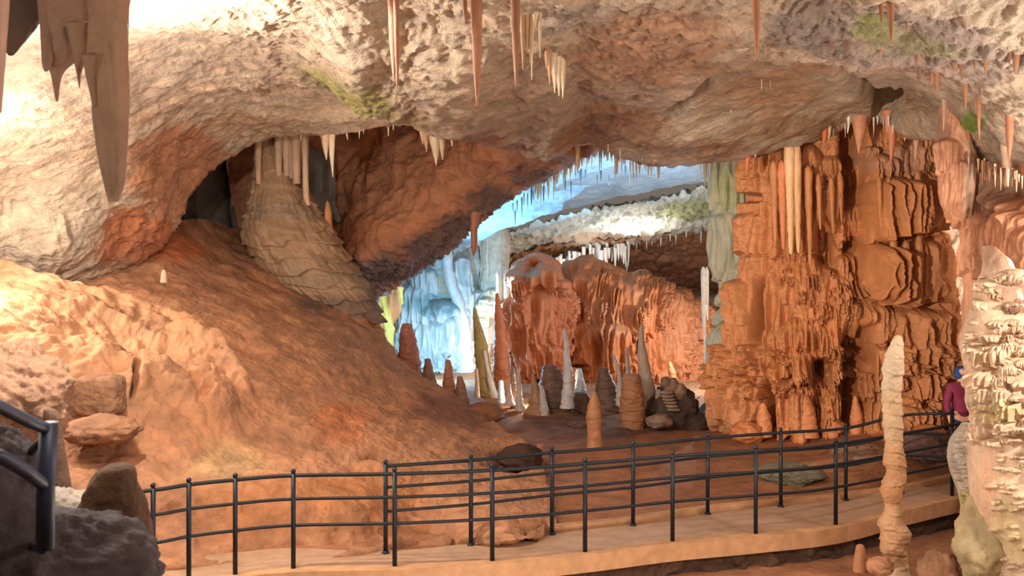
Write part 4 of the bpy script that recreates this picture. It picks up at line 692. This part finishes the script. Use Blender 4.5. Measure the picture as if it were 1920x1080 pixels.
hang('rock_fringe', 6.9, [(50, -140, 60), (44, 0, 42), (30, 60, 26), (22, 92, 12), (20, 104, 4)], 'dark ragged rock lobe hanging between the left edge and the needle-ended stalactite', (84, 66, 54), 'cave_rock', 'hanging rock', nr=100, seg=60, amp=.3)
for a in [(738, 9.3, 150, 9, 'long tapering brown stalactite, left of the close pair at the top'), (744, 9.0, 166, 5, 'thin dark stalactite, right of the close pair at the top'), (894, 9.2, 200, 9.5, 'longest brown stalactite at the top centre'), (1418, 8.9, 110, 7, 'single straight brown stalactite at the top right of centre'), (872, 9.3, 48, 4, 'small stalactite tip beside the longest one at the top centre'), (967, 9.4, 162, 8, 'long stalactite at the left end of the cream cluster'), (1652, 8.3, 44, 4, 'short dark stalactite at the top, left of the brown twin'), (1670, 8.2, 80, 6, 'brown tapering stalactite by the mossy patch at the top right')]:
    x, D_, yb, h, lab = a
    hang('stalactite', D_, [(x-3, -60, h*1.3), (x-1, 0, h*1.15), (x, yb*.5, h*.85), (x+1, yb*.85, h*.45), (x, yb, .8)], lab, rd.choice([(168, 116, 84), (176, 122, 90), (160, 110, 82)]), flute=.06, nr=120)
# the cream cluster hanging at the top centre
k0 = [(980, 130, 5), (988, 100, 5), (995, 118, 4), (1003, 60, 9), (1012, 110, 4), (1020, 90, 5), (1030, 160, 4), (1040, 175, 5), (1048, 180, 5), (1056, 185, 4), (960, 60, 5), (950, 30, 6), (1025, 130, 4), (1034, 140, 4), (975, 60, 6), (940, 20, 4), (1010, 40, 8), (998, 150, 3)]
for (x, yb, h) in k0:
    yt = -30 if x < 1015 else 70+(x-1015)*.9; D_ = 10.4+max(0, yt)*.018
    hang('stalactite', D_, [(x, yt, h*1.3), (x, (yt+yb)/2, h), (x+rd.uniform(-1, 1), yb, .8)], 'slim cream stalactite in the cluster right of the top centre', rd.choice([(206, 176, 140), (196, 152, 116), (214, 190, 156)]), group='cream stalactite cluster at the top', nr=40, seg=14)
# ---- shared shapes for the small ones
protos = {}
def proto(mat, v, c):
    key = (mat, v, c)
    if key in protos: return protos[key]
    n = 26; seg = 10; z = -np.linspace(0, 1, n)[:, None]; th = np.linspace(0, 2*math.pi, seg, endpoint=False)[None]
    prof = (1+z*1.0)**[.7, .5, 1.0, .8, .35][v % 5]; q = np.stack([np.cos(th)+0*z, np.sin(th)+0*z, z*4+v*3+0*th], -1)
    R = prof*(1+.22*fbm(q, 1.6, 3, v*3.3))+.015; wob = .25*fbm(np.stack([z*0+v, z*0, z*2], -1), 1, 2, v)
    P = np.stack([np.cos(th)*R+wob*(-z), np.sin(th)*R, z+0*th], -1)
    idx = np.arange(n*seg).reshape(n, seg); idx2 = np.concatenate([idx, idx[:, :1]], 1)
    qd = np.stack([idx2[:-1, :-1], idx2[1:, :-1], idx2[1:, 1:], idx2[:-1, 1:]], -1).reshape(-1, 4)
    T = np.ones((n*seg, 3))*lin(c)
    o = mkmesh('stalactite', P.reshape(-1, 3), qd, mat, T); me = o.data; bpy.data.objects.remove(o); protos[key] = me; return me
SM = []
def small(px, py, D, lpx, rpx, lab, group, c, mat='dripstone', name='stalactite'):
    lift = lpx*.12+3; SM.append((lpx*rpx, px, py, D, lpx, rpx, lab, group, c, mat, rd.randrange(5), lift, rd.uniform(0, 6.28)))
def fringe(curve, n, ln, rw, lab, group, cols, jit=4, D0=None, pw=1.6):
    cv = crom(curve, 200)
    for i in range(n):
        k = cv[min(199, int((i+rd.random())/n*200))]
        small(k[0]+rd.uniform(-2, 2), k[1]+rd.uniform(-jit, jit), k[2]+rd.uniform(-.25, .15), ln[0]+(ln[1]-ln[0])*rd.random()**pw, rd.uniform(*rw), lab, group, rd.choice(cols))
CR = [(214, 184, 150), (200, 160, 124), (222, 200, 170)]; WH = [(236, 234, 226), (226, 226, 220)]; BR = [(150, 108, 84), (130, 96, 80), (170, 122, 90)]
fringe([(560, 243, 20.3), (700, 232, 20.2), (860, 233, 19.8), (1000, 238, 19.3)], 34, (5, 26), (1.2, 2.4), 'tiny cream stalactite on the hem of the arch over the side passage', 'stalactites along the arch hem', CR)
for (x, yb, h) in [(612, 300, 7), (624, 332, 5), (606, 270, 4), (818, 310, 9), (830, 300, 6), (800, 285, 5), (793, 270, 4), (848, 275, 4), (652, 262, 2.5), (840, 262, 5)]:
    hang('stalactite', 20.3, [(x-8 if x > 780 else x, 222, h*1.5), (x-2, (232+yb)/2, h), (x, yb, .8)], 'stalactite tooth hanging from the arch hem before the slanting rock', rd.choice(CR), group='large teeth under the arch hem', nr=50, seg=18)
fringe([(930, 198, 18), (980, 226, 18.8), (1040, 248, 19), (1160, 274, 18.6), (1300, 280, 18.4), (1400, 262, 18.5), (1520, 240, 18.6), (1620, 222, 18.6)], 60, (5, 22), (1.0, 2.2), 'tiny tan stalactite along the hem of the low middle ceiling', 'stalactites along the middle hem', CR, 5)
fringe([(860, 175, 16.8), (905, 188, 17.2)], 9, (8, 20), (1.4, 2.2), 'tiny white stalactite on the ledge behind the longest stalactite', 'white stalactites on the ledge', WH)
fringe([(1000, 330, 24), (1050, 300, 23), (1110, 275, 22), (1180, 282, 22), (1235, 278, 22)], 95, (18, 62), (2.2, 4.8), 'cream-white stalactite of the dense fringe above the blue vault', 'dense fringe over the blue vault', WH+[(224, 206, 170)], 9)
fringe([(960, 395, 27), (1010, 350, 26), (1090, 335, 25.5), (1200, 320, 25)], 26, (14, 36), (1.4, 2.6), 'thin grey stalactite hanging from the blue vault', 'grey stalactites of the blue vault', [(120, 140, 150), (170, 190, 196)], 14)
for (x, yb, D_, h, c) in [(1083, 325, 20, 4, (222, 190, 140)), (1157, 326, 19.4, 3.6, (196, 140, 104)), (1199, 326, 19.2, 4, (206, 160, 120)), (1312, 330, 20.4, 5, WH[0]), (1322, 356, 20.2, 5.5, (170, 150, 130)), (1330, 330, 20.4, 4.5, WH[0])]:
    hang('stalactite', D_, [(x-1, 240, h*1.6), (x, 290, h), (x, yb, .8)], {1083: 'cream stalactite in front of the dense white fringe', 1157: 'rust-tinted stalactite against the blue vault, left of the tan one', 1199: 'tan stalactite hanging alone against the blue vault', 1312: 'left white stalactite of the trio beside the grey-green column', 1322: 'longest grey stalactite of the trio beside the grey-green column', 1330: 'right white stalactite of the trio beside the grey-green column'}[x], c, nr=50, seg=18)
hang('stalactite', 21.3, [(892, 395, 9), (889, 430, 6.5), (889, 465, 5.5), (888, 480, 1)], 'brown blunt stalactite dangling from the slanting rock before the blue vault', (166, 108, 80))
fringe([(980, 492, 35.6), (1060, 470, 35.4), (1150, 450, 34.8), (1280, 432, 33.6), (1420, 412, 33)], 70, (8, 26), (1.4, 2.8), 'small white stalactite on the lower hem of the far ceiling band', 'white fringe of the far band', WH, 6)
fringe([(1030, 505, 34.5), (1070, 485, 34.5), (1130, 468, 34.5), (1180, 458, 34.3)], 50, (16, 56), (2.6, 5), 'white glowing stalactite clustered above the orange pillar and mound', 'glowing stalactites above the orange mound', WH, 9)
fringe([(1360, 262, 21.2), (1390, 262, 21)], 10, (14, 46), (2, 3.6), 'pale stalactite at the head of the grey-green column', 'stalactites at the head of the grey-green column', WH, 5)
for (x, yb, h) in [(1318, 640, 3.5), (1325, 600, 3), (1320, 700, 2.5)]:
    hang('stalactite', 24.5, [(x, 500, h*1.3), (x+1, (520+yb)/2, h), (x+2, yb, .8)], 'white lit dripstone strip left of the grey-green column', WH[0], group='white strips by the grey-green column', nr=60, seg=16, terr=.2, tper=.2)
for (x, yb, h) in [(936, 620, 5), (950, 640, 6)]:
    hang('stalactite', 28.0, [(x, 505, h*1.2), (x, 570, h), (x+1, yb, .8)], 'bright white dripstone stripe on the left flank of the squat orange pillar', (244, 232, 214), group='white stripes on the orange pillar flank', nr=60, seg=16)
# over the great column
for (x, yt, yb, h, c) in [(1612, 205, 288, 12, (204, 142, 106)), (1402, 258, 325, 7, (196, 110, 72)), (1418, 258, 295, 3, WH[0]), (1546, 245, 270, 5, (196, 110, 66)), (1665, 215, 250, 8, (206, 140, 108)), (1672, 225, 310, 7, (206, 128, 92)), (1718, 232, 300, 6, (206, 160, 128)), (1738, 240, 280, 5, (206, 132, 84)), (1746, 245, 274, 4, (206, 132, 84)), (1555, 235, 262, 3, CR[0]), (1591, 215, 250, 2.5, WH[0])]:
    hang('stalactite', 18.3, [(x, yt-12, h*1.6), (x, (yt+yb)/2, h*.9), (x-2, yb, .8)], 'stalactite hanging in front of the head of the great orange column', c, group='stalactites before the great column head', nr=50, seg=18)
fringe([(1530, 240, 18.6), (1600, 222, 18.5), (1700, 232, 18.2), (1756, 248, 17.6)], 34, (8, 34), (1.2, 2.6), 'tiny stalactite on the hem over the great orange column', 'tiny stalactites over the great column', CR+WH, 4)
# right-hand ceiling, many small dark ones at different depths
rbfc = rbf(ceil_dep)
for (x, yb, l, h) in [(1588, 106, 40, 7), (1650, 108, 30, 5), (1690, 130, 34, 3.5), (1720, 118, 30, 3), (1724, 156, 34, 4), (1746, 160, 30, 4), (1757, 178, 40, 4), (1765, 148, 26, 2.5), (1778, 110, 30, 3), (1790, 135, 26, 3), (1803, 150, 50, 4.5), (1827, 130, 26, 2.5), (1848, 140, 60, 5.5), (1862, 118, 36, 3.5), (1839, 180, 20, 3), (1905, 140, 46, 6), (1893, 120, 34, 4), (1568, 138, 24, 2.5), (1579, 138, 20, 2.5), (1785, 100, 24, 3), (1875, 100, 26, 3), (1810, 205, 50, 3.5), (1835, 262, 80, 3.5), (1770, 245, 60, 4), (1893, 300, 76, 6), (1888, 350, 60, 9), (1780, 300, 60, 7), (1846, 370, 60, 7), (1900, 360, 30, 4), (1832, 350, 40, 5), (1560, 96, 30, 5), (1710, 90, 20, 3), (1740, 100, 22, 3), (1700, 60, 30, 3)]:
    D_ = float(rbfc(np.array([float(x)]), np.array([float(max(yb-l, 0))]))[0])-.2
    dark = yb < 215
    hang('stalactite', D_, [(x, yb-l-34, h*1.5), (x, yb-l*.5, h*.9), (x+rd.uniform(-2, 2), yb, .8)], 'small dark stalactite scattered over the upper right ceiling' if dark else 'tan stalactite on the sagging ceiling at the right edge', rd.choice(BR) if dark else rd.choice([(180, 120, 88), (206, 170, 140)]), group='dark stalactites of the upper right ceiling' if dark else 'tan stalactites of the sagging ceiling', nr=36, seg=14)
fringe([(1790, 285, 14.5), (1850, 308, 13.2), (1918, 332, 12)], 30, (8, 40), (1.6, 3.6), 'thin stalactite under the sagging ceiling at the right edge', 'thin stalactites under the sagging ceiling', CR+BR, 5)
for i in range(40):
    x = rd.uniform(640, 1500); y = rd.uniform(40, 225); D_ = float(rbfc(np.array([x]), np.array([y]))[0])+.02
    small(x, y, D_, rd.uniform(5, 18), rd.uniform(.8, 1.6), 'tiny soda-straw stalactite dotted on the scalloped ceiling', 'soda straws on the scalloped ceiling', rd.choice(CR))

# the ones that show largest stand as things of their own, the rest as one body of tiny drips
n_big = sum(1 for o in bpy.data.objects if o.get('category') == 'stalactite'); SM.sort(key=lambda a: -a[0]); cut = max(0, 298-n_big)
for (_, px, py, D, lpx, rpx, lab, group, c, mat, v, lift, rz) in SM[:cut]:
    o = bpy.data.objects.new('stalactite', proto(mat, v, c)); C.objects.link(o)
    o.location = W(px, py-lift, D); o.scale = (rpx/F*D, rpx/F*D, (lpx+lift)/F*D); o.rotation_euler = (0, 0, rz); tag(o, lab, 'stalactite', group)
VV, QQ, TT, n0 = [], [], [], 0
for (_, px, py, D, lpx, rpx, lab, group, c, mat, v, lift, rz) in SM[cut:]:
    me = proto(mat, v, c); a = np.zeros(len(me.vertices)*3, np.float32); me.vertices.foreach_get('co', a); a = a.reshape(-1, 3)
    if '_q' not in protos: q_ = np.zeros(len(me.polygons)*4, np.int32); me.polygons.foreach_get('vertices', q_); protos['_q'] = q_.reshape(-1, 4)
    cs, sn = math.cos(rz), math.sin(rz); s_ = np.array([rpx/F*D, rpx/F*D, (lpx+lift)/F*D]); a = a*s_
    a = np.stack([a[:, 0]*cs-a[:, 1]*sn, a[:, 0]*sn+a[:, 1]*cs, a[:, 2]], -1)+np.array(W(px, py-lift, D))
    VV.append(a); QQ.append(protos['_q']+n0); TT.append(np.ones((len(a), 3))*lin(c)); n0 += len(a)
o = mkmesh('small_stalactites', np.vstack(VV), np.vstack(QQ), 'dripstone', np.vstack(TT)); tag(o, 'hundreds of tiny drip stalactites fringing the ceiling hems and far vault', 'stalactites', None, 'stuff')
